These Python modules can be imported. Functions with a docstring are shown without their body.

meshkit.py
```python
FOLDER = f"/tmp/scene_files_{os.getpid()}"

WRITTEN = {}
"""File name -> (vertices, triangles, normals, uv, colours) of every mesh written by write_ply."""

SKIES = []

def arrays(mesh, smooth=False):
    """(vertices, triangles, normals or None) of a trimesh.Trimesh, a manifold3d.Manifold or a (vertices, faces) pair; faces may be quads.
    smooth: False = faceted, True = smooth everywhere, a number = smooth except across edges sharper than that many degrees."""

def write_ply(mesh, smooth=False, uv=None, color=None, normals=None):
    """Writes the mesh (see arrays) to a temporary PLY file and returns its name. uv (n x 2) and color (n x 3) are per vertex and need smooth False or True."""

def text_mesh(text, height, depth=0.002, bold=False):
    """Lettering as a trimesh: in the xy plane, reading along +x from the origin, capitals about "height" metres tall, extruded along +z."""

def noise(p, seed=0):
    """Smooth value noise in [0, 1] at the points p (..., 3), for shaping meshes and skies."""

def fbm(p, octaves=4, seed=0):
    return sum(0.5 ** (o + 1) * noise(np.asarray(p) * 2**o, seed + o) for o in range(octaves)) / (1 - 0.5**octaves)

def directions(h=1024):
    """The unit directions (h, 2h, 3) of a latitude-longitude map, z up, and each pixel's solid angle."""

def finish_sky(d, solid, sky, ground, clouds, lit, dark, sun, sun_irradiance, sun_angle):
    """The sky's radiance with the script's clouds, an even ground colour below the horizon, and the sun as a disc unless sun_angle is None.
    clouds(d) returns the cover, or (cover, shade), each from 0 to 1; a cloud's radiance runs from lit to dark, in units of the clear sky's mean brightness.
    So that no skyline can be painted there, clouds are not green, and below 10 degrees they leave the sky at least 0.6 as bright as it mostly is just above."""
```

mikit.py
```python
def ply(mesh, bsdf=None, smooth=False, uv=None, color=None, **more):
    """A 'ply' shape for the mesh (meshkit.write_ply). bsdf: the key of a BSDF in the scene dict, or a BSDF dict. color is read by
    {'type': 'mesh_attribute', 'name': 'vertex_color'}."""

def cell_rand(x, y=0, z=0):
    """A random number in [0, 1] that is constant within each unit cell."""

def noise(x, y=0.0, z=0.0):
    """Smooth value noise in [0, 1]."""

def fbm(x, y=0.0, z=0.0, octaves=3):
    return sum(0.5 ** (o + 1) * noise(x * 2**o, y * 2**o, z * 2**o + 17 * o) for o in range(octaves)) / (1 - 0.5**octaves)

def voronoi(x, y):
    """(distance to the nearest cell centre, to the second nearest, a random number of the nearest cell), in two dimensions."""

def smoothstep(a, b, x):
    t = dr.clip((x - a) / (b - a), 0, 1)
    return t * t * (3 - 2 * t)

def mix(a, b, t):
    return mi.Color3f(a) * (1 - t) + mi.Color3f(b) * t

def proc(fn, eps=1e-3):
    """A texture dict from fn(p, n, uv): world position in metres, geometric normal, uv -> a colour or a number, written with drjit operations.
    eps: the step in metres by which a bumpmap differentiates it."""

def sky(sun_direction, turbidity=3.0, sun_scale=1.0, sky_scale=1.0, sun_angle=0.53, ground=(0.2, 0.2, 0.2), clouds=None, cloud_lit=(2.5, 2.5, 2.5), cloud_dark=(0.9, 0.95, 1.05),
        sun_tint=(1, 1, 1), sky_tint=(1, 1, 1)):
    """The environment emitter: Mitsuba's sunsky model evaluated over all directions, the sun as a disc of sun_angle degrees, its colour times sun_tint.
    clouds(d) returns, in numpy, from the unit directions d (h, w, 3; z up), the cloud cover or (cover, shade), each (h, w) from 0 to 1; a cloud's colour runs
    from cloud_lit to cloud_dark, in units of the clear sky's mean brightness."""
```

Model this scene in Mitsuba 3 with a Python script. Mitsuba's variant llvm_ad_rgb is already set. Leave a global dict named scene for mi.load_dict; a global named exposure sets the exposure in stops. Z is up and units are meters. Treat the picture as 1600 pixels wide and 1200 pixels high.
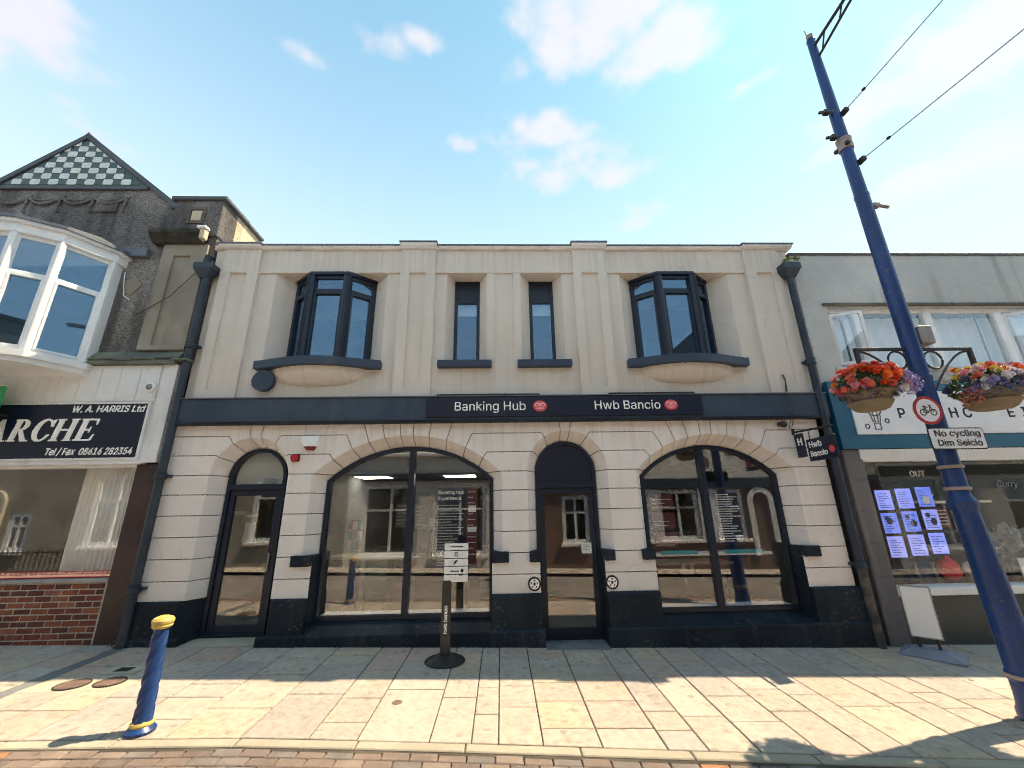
import math, random
import numpy as np, trimesh, mitsuba as mi, drjit as dr
import manifold3d as m3
from shapely.geometry import Polygon, LineString, Point, box as sbox
from shapely.ops import unary_union, polygonize
from shapely import affinity
import meshkit, mikit
from mikit import proc, noise, fbm, voronoi, cell_rand, smoothstep, mix

random.seed(7); RNG = np.random.default_rng(7)
T = mi.ScalarTransform4f
scene, labels = {}, {}
PI = math.pi

# ------------------------------------------------------------------ camera, sky, exposure
EYE = (0.0, -6.3, 1.745)
YAW, PITCH, ROLL = 0.02977838, 0.29905775, -0.01714646
_f = np.array([math.sin(YAW) * math.cos(PITCH), math.cos(YAW) * math.cos(PITCH), math.sin(PITCH)])
_r = np.array([math.cos(YAW), -math.sin(YAW), 0]); _u = np.cross(_r, _f)
_up = -math.sin(ROLL) * _r + math.cos(ROLL) * _u
scene['camera'] = {'type': 'perspective', 'fov': 102.93, 'fov_axis': 'x', 'near_clip': 0.05, 'far_clip': 500.0,
                   'to_world': T().look_at(origin=list(EYE), target=list(np.array(EYE) + _f), up=list(_up))}
exposure = 2.5
SUN = (0.60, 0.165, 1.0)

_cr = np.random.default_rng(3)
CLOUDS = [  # azimuth from the street normal (deg, right positive), elevation, half sizes (deg), weight: drifting fair weather cumulus
    (-30, 51, 4, 1.0, .3), (2, 55, 4, 2, .5), (27, 57.5, 7, 3, .7), (12, 45.6, 6, 2.0, .5), (48, 36, 4, 1.6, .5), (-59.5, 40.5, 4.6, 3.2, .80), (-60.5, 37.3, 3.4, 2, .7), (-54, 36.4, 1.5, .8, .45), (-22.3, 54.7, 3.2, 1.7, .55), (-14, 56, 2.4, 1.2, .5), (20, 57, 9, 3.6, .80), (31, 53.5, 5.5, 3.2, .78), (9, 57.5, 5, 2.6, .6),
    (8.2, 48.2, 6.5, 2.0, .62), (16.5, 43.3, 8, 2.4, .62), (-6.7, 47.4, 2.2, 1.2, .5), (23, 37.2, 6, 2.4, .50), (53, 38.6, 5.5, 2.2, .66), (61, 38.2, 6, 3.8, .84), (55.5, 29.6, 7.5, 2.4, .62), (-52, 35.4, 4, 1.1, .36), (34, 46, 11, .8, .36),
    (38, 48.7, 3, 1.3, .42)]
for _k in range(46):
    _a = _cr.uniform(72, 288)
    CLOUDS.append((_a, _cr.uniform(14, 62), _cr.uniform(4, 10), _cr.uniform(1.5, 4), _cr.uniform(.45, .8)))

def clouds(d):
    az = np.degrees(np.arctan2(d[..., 0], d[..., 1])); el = np.degrees(np.arcsin(np.clip(d[..., 2], -1, 1)))
    n = meshkit.fbm(d * np.array([15.0, 15.0, 19.0]) + 11.3, octaves=6, seed=4)
    s = np.zeros(az.shape)
    for a, e, w, h, k in CLOUDS:
        da = ((az - a + 180) % 360 - 180) * np.cos(np.radians(el))
        de = el - e
        de = np.where(de < 0, de * 1.25, de)
        s = np.maximum(s, k * np.exp(-((da / w) ** 2 + (de / h) ** 2) * .62))
    c = np.clip((s + (n - .5) * 1.25 - .22) / .50, 0, 1)
    c = c * c * (3 - 2 * c) * np.clip(s * 4, 0, 1)
    veil = .17 + .73 * np.exp(-(np.maximum(el - 16, 0) / 27.0) ** 2)
    shade = np.clip(.55 - 1.5 * (n - .5), 0, 1)
    cov = np.clip(.80 * c + veil * (1 - c), 0, .97)
    return cov, np.clip(.80 * c / np.maximum(cov, 1e-3), 0, 1) * (.75 + .25 * shade)

scene['sky'] = mikit.sky(SUN, turbidity=3.0, clouds=clouds, cloud_lit=(1.26, 1.44, 1.52), cloud_dark=(1.42, 1.27, 1.29), sky_tint=(.95, 1.80, 1.42), sun_tint=(1.0, .95, .82), sun_scale=1.3)

# ------------------------------------------------------------------ naming helpers
def nk(base):
    if base not in USED:
        USED.add(base); return base
    i = 1
    while f'{base}_{i:03d}' in USED: i += 1
    USED.add(f'{base}_{i:03d}'); return f'{base}_{i:03d}'
USED = set()

def thing(name, label, cat, group=None):
    k = nk(name); labels[k] = {'label': label, 'category': cat}
    if group: labels[k]['group'] = group
    return k

def struct(name, mesh, m, smooth=False):
    k = nk(name); scene[k] = mikit.ply(mesh, m, smooth=smooth); labels[k] = {'kind': 'structure'}
    return k

def part(parent, name, mesh, m, smooth=False, label=None, kind=None, **more):
    if name == 'lettering' and np.ptp(mesh.vertices[:, 1]) < .05:      # each word of a line is a part
        ps = sorted(mesh.split(only_watertight=False), key=lambda q: q.bounds[0][0]); gap = .25 * np.ptp(mesh.vertices[:, 2]); words_ = [[ps[0]]]
        for q in ps[1:]:
            if q.bounds[0][0] - max(w.bounds[1][0] for w in words_[-1]) > gap: words_.append([])
            words_[-1].append(q)
        if len(words_) > 1:
            for w in words_: part(parent, 'word', trimesh.util.concatenate(w), m)
            return
    k = nk(parent + '__' + name)
    scene[k] = mikit.ply(mesh, m, smooth=smooth, **more) if not (isinstance(mesh, dict)) else {**mesh, **more}
    if label or kind:
        labels[k] = {}
        if label: labels[k]['label'] = label
        if kind: labels[k]['kind'] = kind
    return k

def single(name, mesh, m, label, cat, group=None, smooth=False, **more):
    k = thing(name, label, cat, group); scene[k] = mikit.ply(mesh, m, smooth=smooth, **more); return k

# ------------------------------------------------------------------ mesh helpers
def cat(*ms):
    out = []
    for m in ms:
        out += list(m) if isinstance(m, (list, tuple)) else [m]
    return trimesh.util.concatenate(out)

def box(x0, x1, y0, y1, z0, z1, b=0.0):
    x0, x1 = min(x0, x1), max(x0, x1); y0, y1 = min(y0, y1), max(y0, y1); z0, z1 = min(z0, z1), max(z0, z1)
    if b <= 0:
        m = trimesh.creation.box((x1 - x0, y1 - y0, z1 - z0)); m.apply_translation(((x0 + x1) / 2, (y0 + y1) / 2, (z0 + z1) / 2)); return m
    b = min(b, (x1 - x0) * .45, (y1 - y0) * .45, (z1 - z0) * .45)
    pts = []
    for sx in (0, 1):
        for sy in (0, 1):
            for sz in (0, 1):
                c = [(x0, x1)[sx], (y0, y1)[sy], (z0, z1)[sz]]; o = [(1, -1)[sx], (1, -1)[sy], (1, -1)[sz]]
                for k in range(3):
                    p = [c[j] + (0 if j == k else o[j] * b) for j in range(3)]; pts.append(p)
    return trimesh.convex.convex_hull(np.array(pts))

def man(m):
    return m3.Manifold(m3.Mesh(np.asarray(m.vertices, np.float32), np.asarray(m.faces, np.uint32)))

def tri(M):
    q = M.to_mesh(); return trimesh.Trimesh(q.vert_properties[:, :3], q.tri_verts, process=False)

def prism(poly, y0, y1):
    """polygon in (x, z) extruded along y"""
    gs = getattr(poly, 'geoms', [poly]); out = []
    for g in gs:
        if g.is_empty or g.area < 1e-7: continue
        e = trimesh.creation.extrude_polygon(g, y1 - y0, engine='earcut')
        v = e.vertices.copy(); e.vertices = np.stack([v[:, 0], y1 - v[:, 2], v[:, 1]], 1); out.append(e)
    return trimesh.util.concatenate(out)

def sheet(poly, y):
    v, f = trimesh.creation.triangulate_polygon(poly, engine='earcut')
    m = trimesh.Trimesh(np.stack([v[:, 0], np.full(len(v), y), v[:, 1]], 1), f, process=False)
    if m.face_normals[0][1] > 0: m.invert()
    return m

def yz_prism(pts, x0, x1):
    """polygon in (y, z) extruded along x"""
    e = trimesh.creation.extrude_polygon(Polygon(pts), x1 - x0, engine='earcut')
    v = e.vertices.copy(); e.vertices = np.stack([x0 + v[:, 2], v[:, 0], v[:, 1]], 1)
    return e

def tube(pts, r, n=8, closed=False):
    pts = np.asarray(pts, float)
    poly = [(math.cos(a) * r, math.sin(a) * r) for a in np.linspace(0, 2 * PI, n, endpoint=False)]
    return trimesh.creation.sweep_polygon(Polygon(poly), pts, engine='earcut')

def lathe(profile, c=(0, 0, 0), n=32):
    m = trimesh.creation.revolve(np.asarray(profile, float), sections=n); m.apply_translation(c); return m

def text(s, h, x, y, z, depth=.004, bold=False, shear=0.0, center=False, sx=1.0, rotz=0.0):
    m = meshkit.text_mesh(s, h, depth, bold)
    v = m.vertices.copy(); v[:, 0] = v[:, 0] * sx + shear * v[:, 1]
    if center: v[:, 0] -= (v[:, 0].min() + v[:, 0].max()) / 2
    m.vertices = np.stack([v[:, 0], -v[:, 2], v[:, 1]], 1)
    if rotz: m.apply_transform(trimesh.transformations.rotation_matrix(rotz, [0, 0, 1]))
    m.apply_translation((x, y, z)); return m

def ell(cx, cz, rx, rz, n=40):
    return Polygon([(cx + rx * math.cos(a), cz + rz * math.sin(a)) for a in np.linspace(0, 2 * PI, n, endpoint=False)])

def rotz(m, a, c=(0, 0, 0)):
    m.apply_transform(trimesh.transformations.rotation_matrix(a, [0, 0, 1], c)); return m

def frame_between(P, Q):
    """matrix taking local (u along P->Q, v inwards, z) to the world"""
    P, Q = np.array(P, float), np.array(Q, float); d = Q - P; L = np.linalg.norm(d); d /= L
    M = np.eye(4); M[:2, 0] = d; M[:2, 1] = (-d[1], d[0]); M[:2, 3] = P
    return M, L

# ------------------------------------------------------------------ materials
def bsdf(name, color, rough=.7, spec=.4, bump=None, bscale=.004, metallic=0.0, coat=0.0, eps=2e-3):
    base = color if isinstance(color, dict) else {'type': 'rgb', 'value': list(color)}
    d = {'type': 'principled', 'base_color': base, 'roughness': rough, 'specular': spec, 'metallic': metallic}
    if coat: d['clearcoat'] = coat; d['clearcoat_gloss'] = .9
    if bump is not None:
        d = {'type': 'bumpmap', 'tex': proc(bump, eps), 'scale': bscale, 'inner': d}
    scene[name] = {'type': 'twosided', 'inner': d}
    return name

def mott(c0, c1, s=1.5, fine=14.0, streak=0.0, sc=None, so=0.0):
    """mottled colour: two tones by noise, fine grain, vertical run-off streaks"""
    def fn(p, n, uv):
        t = fbm(p.x * s + so, p.y * s, p.z * s, 4)
        t = smoothstep(.3, .7, t) * .7 + .3 * fbm(p.x * fine, p.y * fine, p.z * fine, 2)
        c = mix(c0, c1, t)
        if streak:
            k = smoothstep(.5, .8, fbm(p.x * 7.0 + so, p.y * 7.0, p.z * .55, 3)) * smoothstep(.35, .65, fbm(p.x * .9, 3.1, p.z * .8, 2))
            c = mix(c, sc, k * streak)
        return c
    return proc(fn)

def grain(f, oct_=3):
    return lambda p, n, uv: fbm(p.x * f, p.y * f, p.z * f, oct_)

def wall_fn(c0, c1, stain, runs, base=0.0, seed=0.0):
    """painted render: two tones, run-off streaks, hairline cracks, patch repairs and drip stains hanging under given ledges (x0, x1, z)"""
    def fn(p, n, uv):
        t = smoothstep(.32, .68, fbm(p.x * .8 + seed, p.y * .8, p.z * .8, 4)) * .7 + .3 * fbm(p.x * 11, p.y * 11, p.z * 11, 2)
        c = mix(c0, c1, t)
        patch = smoothstep(.57, .60, fbm(p.x * .7 + 31 + seed, 2.0, p.z * .9, 2)); c = mix(c, mi.Color3f(c0) * 1.05, patch * .4)
        k = smoothstep(.52, .8, fbm(p.x * 8.0 + seed, p.y * 3.0, p.z * .5, 3)) * smoothstep(.35, .65, fbm(p.x * .9, 3.1 + seed, p.z * .8, 2)) * .14
        for (a, b, z) in runs:
            d = z - p.z
            inside = smoothstep(a - .03, a + .02, p.x) * smoothstep(b + .03, b - .02, p.x) * smoothstep(-.01, .01, d) * smoothstep(.75, .0, d)
            k = dr.maximum(k, inside * smoothstep(.42, .72, fbm(p.x * 22 + z * 3, 1.0, p.z * .7, 3)) * .24)
        if base: k = dr.maximum(k, smoothstep(base + .28, base - .02, p.z + .25 * fbm(p.x * 6, 1., p.z * 3, 3)) * .22)
        c = mix(c, stain, k)
        f1, f2, w = voronoi(p.x * .75 + .35 * fbm(p.x * 3, 0., p.z * 3, 2) + seed, p.z * .8 + .35 * fbm(p.x * 3 + 9, 0., p.z * 3, 2))
        crack = smoothstep(.012, .004, f2 - f1) * smoothstep(.5, .62, fbm(p.x * .6 + 5 + seed, 1., p.z * .6, 2))
        return mix(c, mi.Color3f(stain) * .55, crack * .14)
    return proc(fn)
bsdf('paint_stone', wall_fn((.745, .70, .685), (.68, .64, .625), (.36, .33, .29), [(-4.9, 5.0, 3.05)], .62), .75, .3, grain(60), .0016)
bsdf('paint_upper', wall_fn((.625, .572, .522), (.585, .53, .482), (.30, .27, .23), [(-3.92, -1.9, 3.96), (-1.03, -.14, 3.97), (.28, 1.18, 3.97), (2.1, 4.1, 3.96), (-4.9, 5.2, 6.2)], 0, 5.0), .8, .25, grain(55), .002)
bsdf('stone_joint', mott((.24, .232, .226), (.15, .145, .14), 3, 20), .9, .2)
bsdf('coping_white', mott((.74, .71, .71), (.58, .56, .56), 2.5, 20, .4, (.2, .2, .2)), .6)
bsdf('lead', mott((.13, .145, .185), (.08, .09, .12), 3, 20), .5, .5, grain(25), .004)
bsdf('navy_fascia', mott((.024, .040, .072), (.042, .062, .098), 1.8, 16, .5, (.065, .082, .11)), .5, .35)
bsdf('navy_sign', mott((.006, .011, .030), (.009, .015, .038), 1.2, 10), .32, .35)
def plinth_fn(p, n, uv):
    t = smoothstep(.3, .7, fbm(p.x * 2, p.y * 2, p.z * 2, 4))
    c = mix((.006, .012, .022), (.013, .022, .033), t)
    k = smoothstep(.5, .8, fbm(p.x * 7 + 2, p.y * 7, p.z * .7, 3)) * .3; c = mix(c, (.045, .05, .055), k)
    sp = smoothstep(.38, -.1, p.z + .3 * fbm(p.x * 4, p.y * 4, 3., 3)) * smoothstep(.45, .65, fbm(p.x * 24, p.y * 24, p.z * 24, 3)); c = mix(c, (.10, .095, .085), sp * .13)
    chip = smoothstep(.69, .72, fbm(p.x * 30, p.y * 30, p.z * 30, 2)) * smoothstep(.5, .6, fbm(p.x * 3, p.y * 3, p.z * 3, 2)); return mix(c, (.28, .27, .25), chip * .12)
bsdf('navy_plinth', proc(plinth_fn), .6, .22, grain(40), .002)
bsdf('navy_frame', mott((.006, .012, .028), (.011, .019, .038), 2.0, 16), .35, .35)
bsdf('navy_pipe', mott((.016, .025, .045), (.04, .052, .07), 3.0, 22, .4, (.10, .11, .12)), .45, .3)
def roughcast_fn(p, n, uv):
    t = smoothstep(.3, .7, fbm(p.x * .9, p.y, p.z * .9, 4))
    c = mix((.215, .20, .192), (.125, .115, .115), t)
    g = fbm(p.x * 42, p.y * 42, p.z * 42, 2)
    c = c * (.68 + .64 * smoothstep(.25, .75, g))
    pale = smoothstep(.60, .68, fbm(p.x * 55 + 3, p.y * 55, p.z * 55, 2)); c = mix(c, (.34, .32, .31), pale * .22)
    k = smoothstep(.48, .75, fbm(p.x * 5.0 + 9, p.y * 4, p.z * .6, 3)); c = mix(c, (.04, .038, .042), k * .55)
    return c
bsdf('roughcast', proc(roughcast_fn), .95, .1, grain(36, 3), .012)
bsdf('mossy_stone', mott((.075, .07, .062), (.03, .03, .03), 8, 40), .95, .1, grain(30), .02)
bsdf('old_stone', mott((.20, .175, .145), (.10, .09, .078), 1.6, 25, .7, (.045, .043, .045), 3.0), .9, .15, grain(40), .006)
bsdf('buff_stone', mott((.33, .30, .255), (.22, .20, .17), 1.5, 25, .65, (.09, .08, .07), 1.0), .9, .15, grain(40), .004)
bsdf('cream_render', mott((.62, .54, .38), (.48, .41, .30), 1.5, 20, .3, (.3, .27, .2)), .9, .15, grain(40), .004)
bsdf('slate', mott((.055, .062, .08), (.10, .105, .12), 3, 30), .6, .4, grain(30), .005)
bsdf('moss_slate', mott((.10, .105, .11), (.20, .22, .16), 4, 30, .4, (.30, .34, .14)), .9, .1, grain(30), .008)
bsdf('tile_white', mott((.62, .66, .64), (.50, .55, .52), 5, 20), .25, .5)
bsdf('tile_green', mott((.018, .042, .042), (.03, .06, .055), 5, 20), .25, .5)
bsdf('upvc', mott((.78, .80, .83), (.66, .68, .71), 1.6, 12, .35, (.45, .46, .47)), .35, .5)
bsdf('white_board', mott((.74, .75, .77), (.60, .61, .62), 1.2, 12, .55, (.30, .29, .26)), .45, .45)
bsdf('white_paint', (.80, .80, .80), .45)
bsdf('white_letter', (.86, .86, .86), .4)
bsdf('black_letter', (.012, .012, .014), .5)
bsdf('sign_board_white', mott((.76, .78, .84), (.68, .70, .76), .8, 8), .4)
bsdf('brown_pier', mott((.034, .018, .020), (.055, .032, .032), 2, 20), .5, .4)
for k, c in enumerate([((.20, .07, .048), (.13, .045, .035)), ((.25, .095, .06), (.17, .06, .045)), ((.13, .055, .045), (.085, .038, .034)), ((.29, .13, .085), (.2, .085, .06))]):
    bsdf(f'brick_{k}', mott(c[0], c[1], 9, 40), .9, .15, grain(70), .004)
bsdf('mortar', mott((.46, .41, .36), (.34, .30, .26), 4, 40), .95, .1)
bsdf('concrete_wall', mott((.56, .565, .56), (.41, .415, .412), .75, 14, .6, (.25, .27, .26), 4.0), .9, .15, grain(26, 4), .006)
bsdf('teal', mott((.006, .085, .165), (.01, .11, .20), 1.3, 12), .4, .5)
bsdf('grey_pier', mott((.10, .095, .105), (.15, .14, .15), 2, 20, .3, (.3, .3, .3)), .6, .3)
bsdf('dark_stall', mott((.028, .034, .036), (.045, .052, .054), 1.5, 16), .4, .5)
def pole_fn():
    def fn(p, n, uv):
        t = smoothstep(.3, .7, fbm(p.x * 3, p.y * 3, p.z * 1.6, 4))
        c = mix((.004, .030, .135), (.008, .042, .175), t)
        k = smoothstep(.5, .8, fbm(p.x * 20, p.y * 20, p.z * .8, 3)) * .35
        c = mix(c, (.03, .045, .085), k)
        chip = smoothstep(.66, .70, fbm(p.x * 34, p.y * 34, p.z * 26, 3)) * smoothstep(.52, .66, fbm(p.x * 4, p.y * 4, p.z * 2.0, 2))
        return mix(c, (.11, .085, .07), chip * .8)
    return proc(fn)
bsdf('pole_blue', pole_fn(), .36, .4, grain(9), .003, 0, .15)
bsdf('gold', mott((.58, .44, .13), (.40, .29, .08), 9, 50), .5, .4)
bsdf('galv', mott((.34, .34, .34), (.22, .215, .205), 6, 30), .55, .5, None, .0, .3)
bsdf('band_tan', mott((.34, .28, .25), (.24, .2, .18), 6, 30), .6, .4)
bsdf('iron', mott((.018, .016, .018), (.035, .03, .032), 5, 30), .5, .4)
bsdf('black_plastic', mott((.012, .013, .016), (.02, .021, .024), 4, 20), .4, .5)
bsdf('basket_clay', mott((.235, .195, .14), (.16, .132, .095), 5, 40), .9, .1, grain(60), .006)
bsdf('red_paint', (.42, .018, .03), .4)
bsdf('red_dark', (.16, .012, .018), .3)
bsdf('emblem_red', (.62, .07, .10), .4)
bsdf('emblem_pink', (.85, .48, .50), .4)
bsdf('room_grey', mott((.12, .13, .145), (.085, .095, .108), 1, 8), .8)
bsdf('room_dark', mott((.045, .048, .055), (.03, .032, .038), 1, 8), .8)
bsdf('room_floor', mott((.09, .08, .07), (.06, .055, .05), 2, 20), .5)
bsdf('room_ceiling', mott((.12, .125, .13), (.10, .105, .11), 2, 20), .9)
bsdf('desk_green', mott((.07, .13, .10), (.05, .10, .08), 2, 20), .5)
bsdf('desk_top', (.35, .36, .30), .5)
bsdf('screen', (.02, .03, .035), .15, .6)
bsdf('teal_top', (.02, .32, .38), .4)
bsdf('maroon_poster', mott((.10, .02, .025), (.07, .015, .02), 3, 10), .5)
bsdf('poster_line', (.42, .42, .42), .6)
bsdf('paper', mott((.74, .75, .76), (.66, .67, .68), 4, 20), .6)
bsdf('green_paint', (.03, .34, .12), .4)
bsdf('timber', mott((.18, .11, .06), (.11, .065, .035), 3, 30), .6)
bsdf('cloth_red', (.60, .05, .06), .9)
bsdf('bag_blue', mott((.02, .04, .09), (.03, .05, .10), 6, 30), .6)
bsdf('object_grey', mott((.25, .26, .27), (.14, .15, .16), 6, 30), .5)
bsdf('card_blue', mott((.10, .12, .34), (.26, .28, .50), 5, 12), .5)
bsdf('card_deep', mott((.05, .07, .30), (.30, .34, .55), 9, 16), .4)
bsdf('ceramic', (.62, .57, .45), .4)
bsdf('board_white', mott((.74, .76, .80), (.66, .68, .72), 1.5, 12), .35, .5)
bsdf('board_base', mott((.16, .18, .24), (.22, .24, .30), 6, 20), .6, .4)
bsdf('manhole', mott((.10, .065, .055), (.16, .11, .09), 14, 60), .7, .4, lambda p, n, uv: smoothstep(.25, .35, voronoi(p.x * 45, p.y * 45)[0]), .004)
bsdf('cover_surround', mott((.36, .335, .27), (.29, .27, .22), 5, 40), .9, .1, grain(60), .003)
SLABS = [((0.338, 0.299, 0.263), (0.306, 0.268, 0.238)), ((0.353, 0.311, 0.28), (0.319, 0.283, 0.253)), ((0.36, 0.296, 0.226), (0.349, 0.303, 0.253)), ((0.349, 0.265, 0.222), (0.327, 0.276, 0.241)), ((0.309, 0.277, 0.26), (0.276, 0.247, 0.234)), ((0.345, 0.268, 0.234), (0.327, 0.268, 0.238)), ((0.345, 0.303, 0.26), (0.291, 0.258, 0.226))]
for k, (a, b) in enumerate(SLABS):
    def slabfn(p, n, uv, a=a, b=b, k=k):
        t = fbm(p.x * 2.3 + 7 * k, p.y * 2.3, 0, 4)
        c = mix(a, b, smoothstep(.3, .7, t))
        g = fbm(p.x * 26, p.y * 26, k, 3)
        c = c * (.80 + .4 * g)
        v = smoothstep(.60, .70, fbm(p.x * 17 + k, p.y * 17, 5.0, 3)) * smoothstep(.45, .6, fbm(p.x * 1.3, p.y * 1.3 + 3 * k, 2., 2))
        w = smoothstep(.62, .75, fbm(p.x * .9 + 3, p.y * 1.2, 9., 3))
        gum = smoothstep(.16, .12, voronoi(p.x * 4.3 + k, p.y * 4.3)[0]) * smoothstep(.55, .6, cell_rand(dr.floor(p.x * 4.3 + k), dr.floor(p.y * 4.3)))
        c = mix(mix(c, (.17, .165, .145), v * .32), (.20, .195, .18), w * .22)
        return mix(c, (.15, .145, .13), gum * .45)
    bsdf(f'slab_{k}', proc(slabfn), .8, .25, lambda p, n, uv: fbm(p.x * 18, p.y * 18, 0, 4) + .4 * fbm(p.x * 70, p.y * 70, 1, 2), .006)
bsdf('slab_slate', mott((.10, .11, .12), (.15, .16, .165), 3, 30), .7, .3, grain(30), .004)
bsdf('slab_joint', mott((.095, .085, .07), (.045, .04, .035), 3, 40), .95, .1)
bsdf('kerb_stone', mott((.32, .295, .245), (.26, .24, .2), 3, 40), .85, .2, grain(40), .005)
for k, c in enumerate([(.185, .145, .13), (.15, .12, .112), (.21, .17, .15), (.30, .155, .095), (.17, .15, .145)]):
    bsdf(f'paver_{k}', mott(c, tuple(.72 * x for x in c), 8, 50), .9, .15, grain(60), .005)
def roadfn(p, n, uv):
    r = cell_rand(p.x / .206 + .5 * (dr.floor(p.y / .103)), p.y / .103)
    return mix((.15, .138, .13), (.19, .17, .16), r) * (.75 + .5 * fbm(p.x * 9, p.y * 9, 0, 3))
bsdf('road_far', proc(roadfn), .9, .15)
bsdf('earth', (.12, .11, .10), .9)
bsdf('terrace_brick', mott((.20, .135, .115), (.14, .10, .09), 2.5, 30, .4, (.07, .05, .045)), .9, .1, grain(20), .006)
bsdf('terrace_stone', mott((.36, .34, .30), (.24, .225, .205), 1.5, 20, .5, (.1, .095, .09)), .9, .1, grain(20), .006)
bsdf('terrace_render', mott((.70, .68, .65), (.56, .545, .52), 1., 14, .4, (.25, .23, .21)), .9, .1)
bsdf('leaf_dark', mott((.030, .065, .020), (.055, .10, .03), 12, 30), .6, .3)
bsdf('leaf_light', mott((.10, .16, .04), (.17, .22, .06), 12, 30), .6, .3)
for nme, c in dict(red=(.72, .085, .035), orange=(.80, .22, .045), coral=(.78, .20, .14), pink=(.80, .34, .38), white=(.80, .76, .78), lavender=(.42, .36, .66), purple=(.13, .07, .24), yellow=(.76, .60, .12), slateblue=(.13, .14, .27)).items():
    bsdf('bloom_' + nme, mott(c, tuple(.7 * x for x in c), 30, 60), .7, .2)
scene['curtain_cloth'] = {'type': 'twosided', 'inner': {'type': 'principled', 'base_color': {'type': 'rgb', 'value': [.70, .69, .66]}, 'roughness': .95, 'specular': .1}}
scene['glass_store'] = {'type': 'thindielectric', 'int_ior': 2.0, 'specular_reflectance': {'type': 'rgb', 'value': [.78, .9, 1.0]}}
scene['glass_front'] = {'type': 'thindielectric', 'int_ior': 1.5}
scene['voile'] = {'type': 'twosided', 'inner': {'type': 'principled', 'base_color': {'type': 'rgb', 'value': [.62, .63, .64]}, 'roughness': .95, 'specular': .1}}
scene['glass_shop'] = {'type': 'thindielectric', 'int_ior': 1.95}
scene['glass_window'] = {'type': 'thindielectric', 'int_ior': 2.1, 'specular_reflectance': {'type': 'rgb', 'value': [.40, .68, 1.0]}, 'specular_transmittance': {'type': 'rgb', 'value': [.75, .85, .9]}}
def lamp(r): return {'type': 'area', 'radiance': {'type': 'rgb', 'value': list(r)}}

# ------------------------------------------------------------------ ground
def gz(x, y):
    x = np.clip(x, -9, 9)
    return -.0235 * x + .02 * np.maximum(y, -3.2)
KX = [-12, -4, -2, 0, 1, 3.5, 12]; KY = [-2.30, -2.25, -2.22, -2.33, -2.40, -2.55, -2.95]
def ky(x): return float(np.interp(x, KX, KY))

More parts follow.
